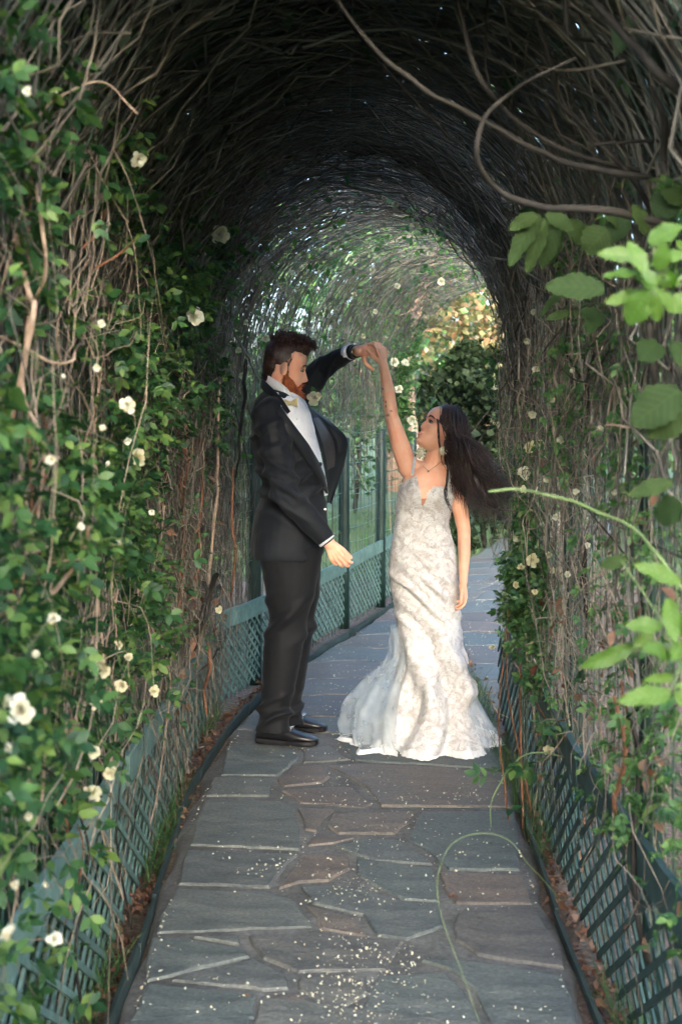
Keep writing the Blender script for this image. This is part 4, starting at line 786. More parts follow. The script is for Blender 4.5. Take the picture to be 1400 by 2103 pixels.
# ================================================================ people
def mat_skin(name, base, blush, rough=.5):
    m, nt, b, _ = mat_new(name)
    n = nnode(nt, 22, 4); n2 = nnode(nt, 260, 2)
    c = mixc(nt, base, blush, ramp(nt, n, [(.35, (0, 0, 0)), (.68, (.9, .9, .9))]))
    nt.links.new(c, b.inputs['Base Color']); b.inputs['Roughness'].default_value = rough; b.inputs['Specular IOR Level'].default_value = .35
    b.inputs['Subsurface Weight'].default_value = .12; b.inputs['Subsurface Radius'].default_value = (.012, .005, .003); b.inputs['Subsurface Scale'].default_value = 1.0
    bump(nt, b, n2, .12, .001); return m
M['skin_man'] = mat_skin('fair skin', (.80, .46, .32), (.80, .35, .21)); M['skin_bride'] = mat_skin('warm skin', (.80, .475, .325), (.80, .37, .23))
def mat_cloth(name, stops, scale, rough=.8, sheen=.0, weave=900, bs=.25, spec=.2):
    m, nt, b, _ = mat_new(name)
    n = nnode(nt, scale, 3); w = nnode(nt, weave, 1, .5, 'Object', (1, 1, .4)); c = ramp(nt, n, stops); c = mixc(nt, c, ramp(nt, w, [(.3, (.82, .82, .82)), (.7, (1.18, 1.18, 1.18))]), 1.0, 'MULTIPLY')
    nt.links.new(c, b.inputs['Base Color']); b.inputs['Roughness'].default_value = rough; b.inputs['Sheen Weight'].default_value = sheen; b.inputs['Specular IOR Level'].default_value = spec; bump(nt, b, w, bs, .0008); return m
M['suit'] = mat_cloth('charcoal suit wool', [(.3, (0.00455, 0.00595, 0.0084)), (.7, (0.0084, 0.0105, 0.014))], 7, .7, .04)
M['lapel'] = mat_cloth('charcoal lapel', [(.3, (0.0063, 0.0077, 0.0105)), (.7, (0.0112, 0.0133, 0.0168))], 7, .5, .04)
M['trouser'] = mat_cloth('black trouser wool', [(.3, (0.003, 0.003375, 0.0045)), (.7, (0.00525, 0.00585, 0.0075))], 7, .7, .03)
M['lining'] = mat_cloth('taupe lining', [(.3, (.03, .026, .026)), (.7, (.055, .048, .047))], 12, .4, 0, 400)
M['shirt'] = mat_cloth('white shirt cotton', [(.3, (.66, .67, .72)), (.7, (.78, .79, .82))], 9, .8, 0, 700)
M['bow'] = mat_cloth('yellow bow silk', [(.3, (.62, .52, .22)), (.7, (.74, .66, .38))], 30, .5)
M['shoe'] = mat_simple('black leather', [(.3, (.008, .008, .009)), (.7, (.016, .016, .018))], 40, .28, .15, .001, None, .5)
M['metal'] = mat_simple('bright metal', [(.3, (.62, .60, .55)), (.7, (.75, .73, .68))], 40, .25, 0, 0, None, .5, 2, 0, .9)
M['gold'] = mat_simple('gold metal', [(.3, (.65, .48, .22)), (.7, (.78, .60, .30))], 40, .3, 0, 0, None, .5, 2, 0, .9)
M['hair_man'] = mat_simple('dark auburn hair', [(.3, (.012, .006, .005)), (.7, (.06, .022, .013))], 50, .42, .3, .002, None, .4, 3, .5)
M['beard'] = mat_simple('ginger beard', [(.3, (0.195, 0.04375, 0.011)), (.7, (0.51, 0.1313, 0.0308))], 40, .55, .3, .002, None, .3, 3, .4)
M['hair_bride'] = mat_simple('dark brown hair', [(.3, (.010, .0055, .005)), (.7, (.045, .024, .019))], 14, .34, .2, .002, None, .45, 3, .6)
M['eye'] = mat_simple('eye white', [(.3, (.38, .35, .33)), (.7, (.42, .39, .37))], 40, .3, 0); M['iris'] = mat_simple('dark iris', [(.3, (.02, .012, .008)), (.7, (.04, .022, .014))], 60, .15, 0)
M['lip'] = mat_simple('lip', [(.3, (.55, .22, .17)), (.7, (.60, .26, .20))], 60, .4, 0)
M['tattoo'] = mat_simple('tattoo ink', [(.3, (.26, .17, .145)), (.7, (.36, .235, .19))], 90, .6, 0)

def head(mb, o, R, k=1.0, male=True):
    """skull, face with nose, lips, sockets and chin; local x forward, y to the person's left, z up"""
    T = [(-.122, .060, .012, .020), (-.112, .080, -.012, .036), (-.095, .090, -.040, .048), (-.075, .0885, -.058, .056), (-.055, .0870, -.072, .061), (-.035, .0855, -.083, .066), (-.012, .0865, -.093, .070), (.010, .0860, -.100, .073),
         (.032, .0930, -.104, .0745), (.060, .0920, -.105, .0755), (.085, .0830, -.098, .071), (.105, .064, -.082, .058), (.117, .040, -.058, .040), (.123, .014, -.030, .018)]
    if not male: T = [(z, xf - (.004 if -.1 < z < -.03 else 0), xb, w * (.92 if z < -.04 else .97)) for z, xf, xb, w in T]
    zs = np.array([t[0] for t in T]); n = 48; rings = []
    for z in np.linspace(-.122, .123, 60):
        xf, xb, w = (np.interp(z, zs, [t[i] for t in T]) for i in (1, 2, 3)); c = (xf + xb) / 2 * .3 + .0; ring = []
        for j in range(n):
            a = 2 * math.pi * j / n; ca, sa = math.cos(a), math.sin(a)
            x = c + (xf - c) * math.copysign(abs(ca) ** .85, ca) if ca > 0 else c + (c - xb) * ca; y = w * math.copysign(abs(sa) ** .92, sa)
            if ca > 0:
                nose = (np.interp(z, [-.050, -.043, -.034, -.015, .012, .03], [0, .022, .033, .022, .008, 0]) * (1.0 if male else .68)); g = math.exp(-(y / np.interp(z, [-.05, -.035, .01], [.016, .013, .008])) ** 2)
                x += nose * g
                x += .0055 * math.exp(-((z + .063) / .006) ** 2 - (y / .020) ** 2) + .006 * math.exp(-((z + .076) / .007) ** 2 - (y / .018) ** 2) - .003 * math.exp(-((z + .0695) / .003) ** 2 - (y / .02) ** 2) + .006 * math.exp(-((z + .102) / .012) ** 2 - (y / .02) ** 2)
                for sd in (-1, 1):
                    x -= .010 * math.exp(-((z - .006) / .011) ** 2 - ((y - sd * .030) / .016) ** 2); x += .003 * math.exp(-((z - .028) / .007) ** 2 - ((y - sd * .030) / .02) ** 2); x += (.004 if not male else .002) * math.exp(-((z + .03) / .022) ** 2 - ((y - sd * .042) / .02) ** 2)
            ring.append(o + R @ (V((x, y, z)) * k))
        rings.append(ring)
    mb.rings(rings)
    for sd in (-1, 1):
        e = o + R @ (V((-.006, sd * .074, -.006)) * k); Re = R @ Matrix.Rotation(sd * .35, 3, 'Z') @ Matrix.Rotation(-.15, 3, 'Y')
        mb.ball(e + R @ V((0, sd * .003, 0)), (.018 * k, .007 * k, .031 * k), Re); mb.ball(e + R @ V((.0, sd * .004, -.022)) * k, (.010 * k, .006 * k, .010 * k))
def face_bits(root, o, R, k, brow_mat, lash):
    L = lambda x, y, z: o + R @ (V((x, y, z)) * k)
    for sd in (-1, 1):
        mb = MB(); mb.ball(L(.0735, sd * .030, .005), (.0100 * k, .0105 * k, .0058 * k)); ey = mb.build('eye', M['eye'], root)
        mb = MB(); mb.ball(L(.0805, sd * .030, .0045), (.0046 * k, .0070 * k, .0050 * k)); mb.build('iris', M['iris'], ey)
        mb = MB(); mb.chain([L(.0905, sd * .012, .028), L(.0925, sd * .026, .034), L(.086, sd * .042, .033), L(.076, sd * .052, .026)], [.0034, .0042, .0036, .002], 6); mb.build('eyebrow', brow_mat, root)
        mb = MB(); r = .0026 if lash else .0016; mb.chain([L(.083, sd * .019, .009), L(.0875, sd * .028, .0135), L(.083, sd * .039, .012), L(.075, sd * .046, .008)], [r * .6, r, r * 1.1, r * .8], 6); mb.build('eyelashes', M['hair_bride'] if lash else brow_mat, root)
    mb = MB(); mb.chain([L(.078, -.021, -.068), L(.0905, -.008, -.0635), L(.0925, 0, -.0645), L(.0905, .008, -.0635), L(.078, .021, -.068)], [.001, .0030, .0030, .0030, .001], 8); mb.chain([L(.078, -.020, -.069), L(.090, -.008, -.0755), L(.092, 0, -.0765), L(.090, .008, -.0755), L(.078, .020, -.069)], [.001, .0034, .0038, .0034, .001], 8); mb.build('lips', M['lip'], root)
def hand(mb, w, d, th, pn, k=1.0, curl=(.5, .6, .5), thumb=(.9, .35), spread=.05):
    """palm, four bent fingers of unequal length and a thumb from the side of the palm; d fingers, th towards the thumb, pn palm normal"""
    d = V(d).normalized(); th = V(th); th = (th - d * th.dot(d)).normalized(); pn0 = V(pn); pn = th.cross(d); pn = pn if pn.dot(pn0) > 0 else -pn; w = V(w)
    offs = (.030, .010, -.010, -.028); lens = (.072, .080, .074, .058); kn = (.086, .089, .083, .074)
    for i in range(4):
        K = w + d * kn[i] * k + th * offs[i] * k - pn * .003 * k
        mb.chain([w + th * offs[i] * .45 * k, w.lerp(K, .55) + th * offs[i] * .1 * k, K], [.0150 * k, .0140 * k, .0108 * k], 10)
        a = curl[0] + .06 * i; p = K; pts = [p]; dd = d + th * (offs[i] * spread / .03); dd.normalize()
        for j, f in enumerate((.46, .31, .23)):
            v = dd * math.cos(a) + pn * math.sin(a); p = p + v * lens[i] * f * k * 1.12; pts.append(p); a += curl[min(2, j + 1)]
        mb.chain(pts, [.0100 * k, .0090 * k, .0082 * k, .0070 * k], 10)
    mb.chain([w + d * .045 * k + pn * .008 * k, w + d * .03 * k + th * .012 * k + pn * .012 * k], [.017 * k, .018 * k], 10)
    b = w + d * .022 * k + th * .018 * k + pn * .006 * k; t1 = (d * math.cos(thumb[0]) + th * math.sin(thumb[0]) + pn * thumb[1]).normalized(); t2 = (d * math.cos(thumb[0] * .55) + th * math.sin(thumb[0] * .55) + pn * thumb[1] * 1.2).normalized()
    mb.chain([b, b + t1 * .045 * k, b + t1 * .045 * k + t2 * .030 * k, b + t1 * .045 * k + t2 * .052 * k], [.0145 * k, .0118 * k, .0104 * k, .0082 * k], 10)
def ellipse_loft(mb, table, Y, n=28, e=1.0, grow=0.0):
    """closed rings from rows (photo row, left, right column, depth radius[, depth])"""
    rings = []
    for row in table:
        y, l, r, ry = row[:4]; D = row[4] if len(row) > 4 else Y; a, b2 = P(l, y, D), P(r, y, D); c = (a + b2) / 2; rx = (b2.x - a.x) / 2 + grow; ring = []
        for j in range(n):
            t = 2 * math.pi * j / n; ca, sa = math.cos(t), math.sin(t); ring.append(c + V((rx * math.copysign(abs(ca) ** e, ca), (ry + grow) * math.copysign(abs(sa) ** e, sa), 0)))
        rings.append(ring)
    mb.rings(rings)
def wrinkle(me, fn):
    p = coords(me); set_coords(me, p + normals(me) * fn(p)[:, None])
def band(mb, pts, ups, t=.004):
    """a flat cloth band: lower points, vectors to the upper edge"""
    c = sum((V(p) for p in pts), V((0, 0, 0))) / len(pts); rings = []
    for p, u in zip(pts, ups):
        p, u = V(p), V(u); o = V((p.x - c.x, p.y - c.y, 0)).normalized() * t
        rings.append([p - o * .5, p + o * .5, p + u + o * .5, p + u - o * .5])
    mb.rings(rings)

# ---------------------------------------------------------------- the man
GY = 5.82
man = tag(empty('person', (-.21, GY, 0)), 'person in a dark suit with a ginger beard, one arm raised', 'person'); man.location = (0, 0, 0)
ho = P(586, 757, GY); fwd = V((1, .06, -.22)).normalized(); lf = V((0, 0, 1)).cross(fwd).normalized(); up = fwd.cross(lf); HR = Matrix((fwd, lf, up)).transposed()
mb = MB(); head(mb, ho, HR, .985)
mb.chain([P(578, 770, GY), P(571, 800, GY), P(566, 835, GY)], [.056, .058, .068])
mb.chain([P(572, 850, GY), P(590, 1000, GY), P(592, 1120, GY)], [.07, .08, .08]); mb.chain([P(566, 858, 5.72), P(578, 855, GY), P(596, 855, 5.92)], [.04, .045, .04])
mb.chain([P(566, 862, 5.70), P(570, 930, 5.61), P(585, 1003, 5.575), P(630, 1062, 5.57), P(664, 1104, 5.57), P(676, 1117, 5.57)], [.035, .035, .033, .03, .027, .026])
mb.chain([P(600, 848, 5.95), P(632, 792, 6.0), P(660, 758, 6.0), P(690, 738, 5.95), P(722, 723, 5.86), P(738, 720, 5.81)], [.03, .03, .03, .028, .026, .026])
for lx, D in ((0, 5.73), (40, 5.92)): mb.chain([P(585 + lx * .3, 1130, D), P(590 + lx * .6, 1290, D), P(566 + lx * .8, 1480, D)], [.045, .035, .03])
hand(mb, P(675, 1114, 5.57), (.42, -.04, -.72), (.80, -.22, .42), (-.3, .75, -.3), .95, (.35, .65, .5), (.45, .15), .10)
hand(mb, P(737, 720, 5.81), (1, -.06, .06), (-.10, -.15, -1), (0, 1, 0), .92, (.25, .75, .6), (1.45, .05), .02)
body = mesh_obj('body', fused(mb, 'body', .0034, 4, .5), M['skin_man'], man)
face_bits(man, ho, HR, .985, M['hair_man'], False)

# hair and beard
L = lambda x, y, z: ho + HR @ (V((x, y, z)) * .985)
def curls(N, origin_fn, length, r, K=7, curl=.012, seed=1):
    g_ = np.random.default_rng(seed); paths = []
    for i in range(N):
        p, d = origin_fn(g_); p = np.array(p); d = np.array(d); ln = length * g_.uniform(.6, 1.3); u = np.cross(d, g_.normal(0, 1, 3)); u /= np.linalg.norm(u); w = np.cross(d, u); ph = g_.uniform(0, 6.28); t = np.linspace(0, 1, K); cr = curl * g_.uniform(.4, 1.3)
        paths.append(p[None] + d[None] * (t * ln)[:, None] + u[None] * (np.cos(ph + t * 5) * cr * t ** .5)[:, None] + w[None] * (np.sin(ph + t * 5) * cr * t ** .5)[:, None])
    return tubes(np.array(paths), (r * g_.uniform(.6, 1.2, N))[:, None] * np.array([.8, 1, 1, 1, .9, .7, .25])[None, :K], 4)
mb = MB()
for sd in (-1, 1): mb.chain([L(.010, sd * .066, .075), L(.016, sd * .070, .040), L(.010, sd * .0725, .010), L(.007, sd * .0728, -.012)], [.010, .0065, .005, .0045], 8)
for c, r in (((.0, 0, .088), (.092, .074, .062)), ((-.055, 0, .05), (.058, .0772, .086)), ((-.062, 0, .0), (.046, .069, .058)), ((-.068, 0, -.045), (.032, .052, .042)), ((-.022, -.0635, .052), (.050, .0145, .050)), ((-.022, .0635, .052), (.050, .0145, .050)), ((.055, 0, .112), (.045, .060, .036)), ((-.01, 0, .122), (.075, .06, .042))):
    mb.ball(L(*c), tuple(k * .985 for k in r), HR)
hm = fused(mb, 'hair', .006, 3); wrinkle(hm, lambda p: .0015 * vnoise(p, 70, 1) + .0015 * vnoise(p, 150, 2)); hair = mesh_obj('hair', hm, M['hair_man'], man)
def hair_top(g_):
    a, b_ = g_.uniform(0, 6.28), g_.random() ** .5; x, y = .0 + .100 * b_ * math.cos(a), .066 * b_ * math.sin(a); z = .118 + .042 * math.sqrt(max(0, 1 - b_ * b_)) + (.004 if x > .05 else 0)
    d = HR @ V((.55 + .5 * g_.normal(), .5 * g_.normal() + y * 6, .35 + .35 * g_.normal())).normalized(); return L(x, y, z - .012), d
o = mesh_obj('curls', np_mesh('curls', *curls(620, hair_top, .036, .0034, 7, .011, 3)), M['hair_man'], hair)
hp_, hn_ = coords(hm), normals(hm); gg = np.random.default_rng(12); sel = gg.choice(len(hp_), 1500); dd = hn_[sel] * .35 + np.array(HR @ V((.1, 0, -.9)))[None] + gg.normal(0, .35, (1500, 3)); dd /= np.linalg.norm(dd, axis=1, keepdims=True); t = np.linspace(0, 1, 4)[None, :, None]
so_ = mesh_obj('short_hair', np_mesh('short_hair', *tubes(hp_[sel][:, None] + dd[:, None] * t * gg.uniform(.006, .016, (1500, 1, 1)), np.linspace(.0010, .0003, 4)[None].repeat(1500, 0), 3)), M['hair_man'], hair); so_['kind'] = 'stuff'
mb = MB()
for sd in (-1, 1):
    mb.chain([L(.006, sd * .0735, .0), L(.008, sd * .0715, -.03), L(.018, sd * .064, -.062), L(.045, sd * .049, -.095), L(.076, sd * .022, -.112)], [.006, .011, .020, .027, .029], 10)
    mb.chain([L(.092, sd * .004, -.0545), L(.090, sd * .016, -.058), L(.080, sd * .027, -.072), L(.070, sd * .034, -.09)], [.0055, .0055, .007, .012], 8)
    mb.chain([L(.022, sd * .063, -.04), L(.045, sd * .053, -.062), L(.06, sd * .04, -.085)], [.007, .012, .017], 8)
mb.ball(L(.078, 0, -.118), (.036, .038, .036), HR); mb.ball(L(.080, 0, -.145), (.028, .030, .028), HR); mb.ball(L(.090, 0, -.112), (.026, .030, .026), HR); mb.ball(L(.05, 0, -.118), (.04, .042, .026), HR)
bm_ = fused(mb, 'beard', .005, 3); wrinkle(bm_, lambda p: .003 * vnoise(p, 110, 3) + .002 * vnoise(p, 220, 5)); beard = mesh_obj('beard', bm_, M['beard'], man)
bp, bn = coords(bm_), normals(bm_); sel = np.random.default_rng(5).choice(len(bp), 900)
dd = bn[sel] * .6 + np.array(HR @ V((.35, 0, -1)))[None] * .8 + np.random.default_rng(6).normal(0, .25, (900, 3)); dd /= np.linalg.norm(dd, axis=1, keepdims=True); t = np.linspace(0, 1, 5)[None, :, None]
pth = bp[sel][:, None] + dd[:, None] * t * np.random.default_rng(7).uniform(.008, .02, (900, 1, 1)); pth[:, :, 2] -= (t[..., 0] ** 2) * .004
mesh_obj('beard_strands', np_mesh('beard_strands', *tubes(pth, np.linspace(.0011, .0003, 5)[None].repeat(900, 0), 3)), M['beard'], beard)

# jacket: one skin over torso and sleeves, then lapels, flap, collar
JT = [(800, 545, 598, .07), (812, 532, 612, .12), (826, 522, 625, .175), (850, 517, 634, .205), (874, 516, 641, .212), (921, 518, 652, .205), (967, 527, 662, .188), (993, 533, 667, .18), (1040, 529, 671, .18), (1076, 520, 673, .188), (1110, 515, 670, .195), (1135, 515, 664, .20), (1145, 520, 660, .198)]
mb = MB(); ellipse_loft(mb, JT, GY, 32, .92)
mb.chain([P(556, 846, 5.67), P(560, 880, 5.635), P(568, 930, 5.605), P(583, 1000, 5.575), P(598, 1026, 5.57), P(628, 1060, 5.57), P(663, 1101, 5.57)], [.072, .077, .073, .066, .064, .058, .047])
mb.chain([P(600, 838, 5.97), P(632, 792, 6.0), P(660, 758, 6.0), P(690, 738, 5.95), P(722, 723, 5.86)], [.082, .070, .058, .048, .037])
mb.chain([P(552, 842, 5.68), P(572, 824, 5.76), P(585, 815, GY), P(600, 824, 5.92), P(608, 838, 5.97)], [.058, .05, .045, .05, .058])
jm = fused(mb, 'jacket', .0058, 6)
crs = lambda x: 2.2 * (.5 + .5 * np.sin(x)) ** 3 - .7      # cloth creases: sharp ridge, broad valley
def folds(p):
    px = CX + p[:, 0] * FPX / p[:, 1]; py = HY - (p[:, 2] - CAMH) * FPX / p[:, 1]
    n = .0045 * vnoise(p * np.array([1, 1, 1.6]), 9, 1) + .0028 * vnoise(p, 22, 2)
    rid = lambda v, s: np.maximum(0, 1 - np.abs(v) * s)
    el = np.exp(-((px - 588) ** 2 + (py - 1000) ** 2) / 55. ** 2); cr = crs((py - .55 * px) * .16 + 2.0 * vnoise(p, 8, 4)); n = n + el * .010 * cr
    el2 = np.exp(-((px - 545) ** 2 + (py - 900) ** 2) / 60. ** 2); n = n + el2 * .007 * crs((py + .5 * px) * .11 + 2 * vnoise(p, 7, 6))
    wst = np.exp(-((px - 640) ** 2 + (py - 985) ** 2) / 45. ** 2); n = n + wst * .010 * crs((py + .75 * px) * .14 + vnoise(p, 9, 7)); bk = np.exp(-((px - 535) ** 2 + (py - 985) ** 2) / 50. ** 2); n = n + bk * .009 * crs((py - .3 * px) * .15)
    ua = np.exp(-((px - 668) ** 2 + (py - 755) ** 2) / 35. ** 2); n = n + ua * .005 * crs((px + .4 * py) * .22); return n
wrinkle(jm, folds); jk = mesh_obj('jacket', jm, M['suit'], man)
def jring(y):
    a = [np.interp(y, [r[0] for r in JT], [r[i] for r in JT]) for i in (1, 2, 3)]; s = GY / FPX; return ((a[0] + a[1]) / 2 - CX) * s, (a[1] - a[0]) / 2 * s, a[2], CAMH - (y - HY) * s
def jpt(y, phi, off):
    cx_, rx, ry, z = jring(y); c, s = math.cos(phi), math.sin(phi); return V((cx_ + (rx + off) * math.copysign(abs(c) ** .92, c), GY + (ry + off) * math.copysign(abs(s) ** .92, s), z))
def phi_at(y, x):
    cx_, rx, ry, z = jring(y); c = ((x - CX) * GY / FPX - cx_) / rx; return -math.acos(max(-1, min(1, math.copysign(abs(c) ** (1 / .92), c))))
EL = lambda y: np.interp(y, [806, 825, 850, 880, 910, 945, 978, 1012], [566, 575, 588, 609, 630, 649, 662, 669])
mb = MB(); ys = np.linspace(806, 1016, 25); rows = []
for y in ys:
    p0 = phi_at(y, EL(y) - 5); rows.append([jpt(y, p0 + (0.55 - p0) * t, .006 + .004 * math.sin(math.pi * t)) for t in np.linspace(0, 1, 9)])
mb.grid(rows); shirt = mb.build('shirt', M['shirt'], man)
mb = MB()
for y in (860, 895, 930): c = jpt(y, phi_at(y, EL(y) + 15), .011); mb.ball(c, .0045, None, 8, 6)
mb.build('shirt_studs', M['shirt'], shirt)
mb = MB(); rows = []
for y in np.linspace(836, 1012, 22):
    p0 = phi_at(y, EL(y)); w = np.interp(y, [836, 845, 860, 900, 960, 1012], [4, 24, 30, 26, 17, 3]); rows.append([jpt(y, phi_at(y, EL(y) - w * k), .011 + .006 * math.sin(math.pi * (1 - k) * .9) - (.0 if k < 1 else .007)) for k in (-.08, .0, .3, .65, .92, 1.0)])
mb.grid(rows); mb.build('lapel', M['lapel'], jk)
mb = MB(); pts, ups = [], []
for x, y, D, ux, uz in ((590, 850, 5.60, 6, 5), (574, 832, 5.645, 5, 14), (556, 814, 5.70, 2, 18), (541, 801, 5.77, 1, 19), (537, 797, GY, 1, 19), (545, 803, 5.89, 0, 18), (575, 815, 5.95, -1, 14), (606, 830, 5.93, -3, 10)):
    p = P(x, y, D); pts.append(p); ups.append(V((ux * .0022, 0, uz * .0022)))
band(mb, pts, ups, .010); mb.build('collar', M['lapel'], jk)
mb = MB(); pts, ups = [], []
for x, y, D, uz in ((603, 828, 5.70, 12), (588, 816, 5.715, 20), (570, 806, 5.735, 24), (552, 796, 5.765, 24), (541, 788, GY, 22), (550, 790, 5.885, 22), (580, 800, 5.90, 22), (606, 824, 5.87, 14)): pts.append(P(x, y, D)); ups.append(V((0, 0, uz * .0022)))
band(mb, pts, ups, .006); mb.build('shirt_collar', M['shirt'], shirt)
# the far front panel blown open
A_ = smooth_path([P(612, 826, 5.84), P(632, 850, 5.80), P(646, 885, 5.79), P(658, 925, 5.79), P(667, 970, 5.79), P(672, 1034, 5.80)], 6); B_ = smooth_path([P(622, 822, 5.92), P(656, 847, 5.93), P(694, 878, 5.95), P(713, 904, 5.96), P(706, 950, 5.94), P(680, 1034, 5.84)], 6)
mb = MB(); n = len(A_); fr_, bk_ = [], []
for i in range(n):
    r = [];
    for k in np.linspace(0, 1, 9): p = A_[i] * (1 - k) + B_[i] * k; p = p + np.array([0, .02 * math.sin(math.pi * k) + .010 * math.sin(k * 6 + i * .3), .004 * math.sin(k * 5)]); r.append(p)
    fr_.append([V(p) for p in r]); bk_.append([V(p + np.array([.002, .009, 0])) for p in r])
mb.grid(fr_); mb.grid([r[::-1] for r in bk_])
for e in (0, n - 1): mb.grid([fr_[e], bk_[e]])
mb.grid([[r[-1] for r in fr_], [r[-1] for r in bk_]]); mb.build('open_front', M['suit'], jk)
mb = MB(); mb.grid([[V(p) + V((0, -.004, 0)) for p in r[1:5]] for r in fr_[8:25]]); mb.build('lining', M['lining'], jk)
mb = MB(); rows = []
for i in range(2, 22): a_, e_ = np.array(fr_[i][5]), np.array(fr_[i][8]); rows.append([V(a_ * (1 - k) + e_ * k) + V((0, -.008 - .006 * math.sin(math.pi * k), 0)) for k in np.linspace(.0, 1.0, 5)])
mb.grid(rows); mb.build('lapel', M['lapel'], jk)
for (x, y, off) in ((660, 1000, .012), (663, 1043, .012)):
    mb = MB(); c = jpt(y, phi_at(y, x), off); mb.ball(c, (.0075, .004, .0075), None, 10, 6); mb.build('button', M['metal'] if y > 1020 else M['shoe'], jk)
mb = MB(); c = jpt(828, phi_at(828, 597), .018); u = V((1, -.55, .12)).normalized()
for sd in (-1, 1): mb.rings([[c + u * sd * x + V((0, -.004 * k, math.cos(a) * h)) + V((0, -1, 0)) * math.sin(a) * .007 for a in np.linspace(0, 2 * math.pi, 9)[:-1]] for x, h, k in ((.002, .007, 0), (.014, .014, 1), (.030, .021, 1), (.036, .019, 0))])
mb.ball(c, (.008, .009, .010)); mb.build('bow_tie', M['bow'], man)
# cuffs, watch
def ring_tube(mb, c, d, r, L_):
    u = d.cross(V((0, 1, 0))).normalized(); w = d.cross(u); mb.rings([[c + d * L_ * t + (u * math.cos(a) + w * math.sin(a)) * r * k for a in np.linspace(0, 2 * math.pi, 17)[:-1]] for t, k in ((0, .8), (0, 1), (.5, 1.02), (1, 1), (1, .8))])
mb = MB(); d = (P(676, 1117, 5.57) - P(655, 1091, 5.57)).normalized(); c = P(663, 1101, 5.57); ring_tube(mb, c - d * .01, d, .0395, .040); mb.build('shirt_cuff', M['shirt'], shirt)
mb = MB(); d = (P(738, 720, 5.81) - P(715, 727, 5.88)).normalized(); c = P(715, 725, 5.875); ring_tube(mb, c - d * .01, d, .0365, .036); mb.build('shirt_cuff', M['shirt'], shirt)
wa = MB(); c = P(729, 722, 5.835); ring_tube(wa, c - d * .011, d, .031, .022); wo_ = wa.build('watch', M['shoe'], man); mb = MB(); mb.ball(c + V((0, -.028, .006)), (.015, .007, .016), None, 14, 6); mb.build('watch_dial', M['gold'], wo_)
# buttonhole flower
bt = P(645, 819, 5.74); put_flower(man, bt, .06, FL[0], 'buttonhole_flower', (.1, -1, .3))
for dx, dz, s, rot in ((.02, .03, .05, -.5), (.035, .015, .05, -1.0), (-.01, -.02, .04, 2.6), (.012, -.02, .04, -2.4), (.03, -.005, .045, -1.5)):
    v, f = leaf_blade(.28); o = mesh_obj('buttonhole_leaf', np_mesh('buttonhole_leaf', v * s, f), M['leaf_mid'], man); o.matrix_local = Matrix.Translation(bt + V((dx * .5, .01, dz * .5))) @ Matrix.Rotation(rot, 4, 'Y') @ Matrix.Rotation(math.radians(80), 4, 'X')
# trousers
NLt = [(1120, 530, 660, .10), (1150, 533, 658, .10), (1222, 545, 646, .092), (1271, 549, 634, .085), (1330, 541, 622, .08), (1406, 539, 607, .074), (1441, 535, 601, .072), (1470, 530, 598, .075), (1500, 527, 596, .078)]
FLt = [(1120, 545, 662, .10), (1150, 555, 661, .10), (1222, 572, 656, .09), (1275, 576, 647, .084), (1362, 572, 634, .076), (1413, 568, 625, .07), (1441, 566, 619, .07), (1465, 566, 624, .072), (1484, 566, 622, .074)]
mb = MB(); ellipse_loft(mb, NLt, 5.735, 26, .95); ellipse_loft(mb, FLt, 5.93, 26, .95); ellipse_loft(mb, [(1110, 528, 662, .17), (1150, 533, 661, .18), (1180, 540, 655, .16)], GY, 28, .92)
tm = fused(mb, 'trousers', .0062, 5)
def tfold(p):
    px = CX + p[:, 0] * FPX / p[:, 1]; py = HY - (p[:, 2] - CAMH) * FPX / p[:, 1]
    n = .004 * vnoise(p * np.array([1.4, 1.4, .5]), 10, 1) + .0015 * vnoise(p, 30, 2)
    n = n + .011 * np.exp(-((py - 1272) / 40.) ** 2) * crs((py + .75 * px) * .10 + 1.5 * vnoise(p, 6, 3)); n = n + .012 * np.exp(-((py - 1462) / 30.) ** 2) * crs((py + .35 * px) * .17 + 2 * vnoise(p, 9, 5)); n = n + .003 * np.exp(-((px - 575) / 10.) ** 2) * (py > 1300); return n
wrinkle(tm, tfold); mesh_obj('trousers', tm, M['trouser'], man)
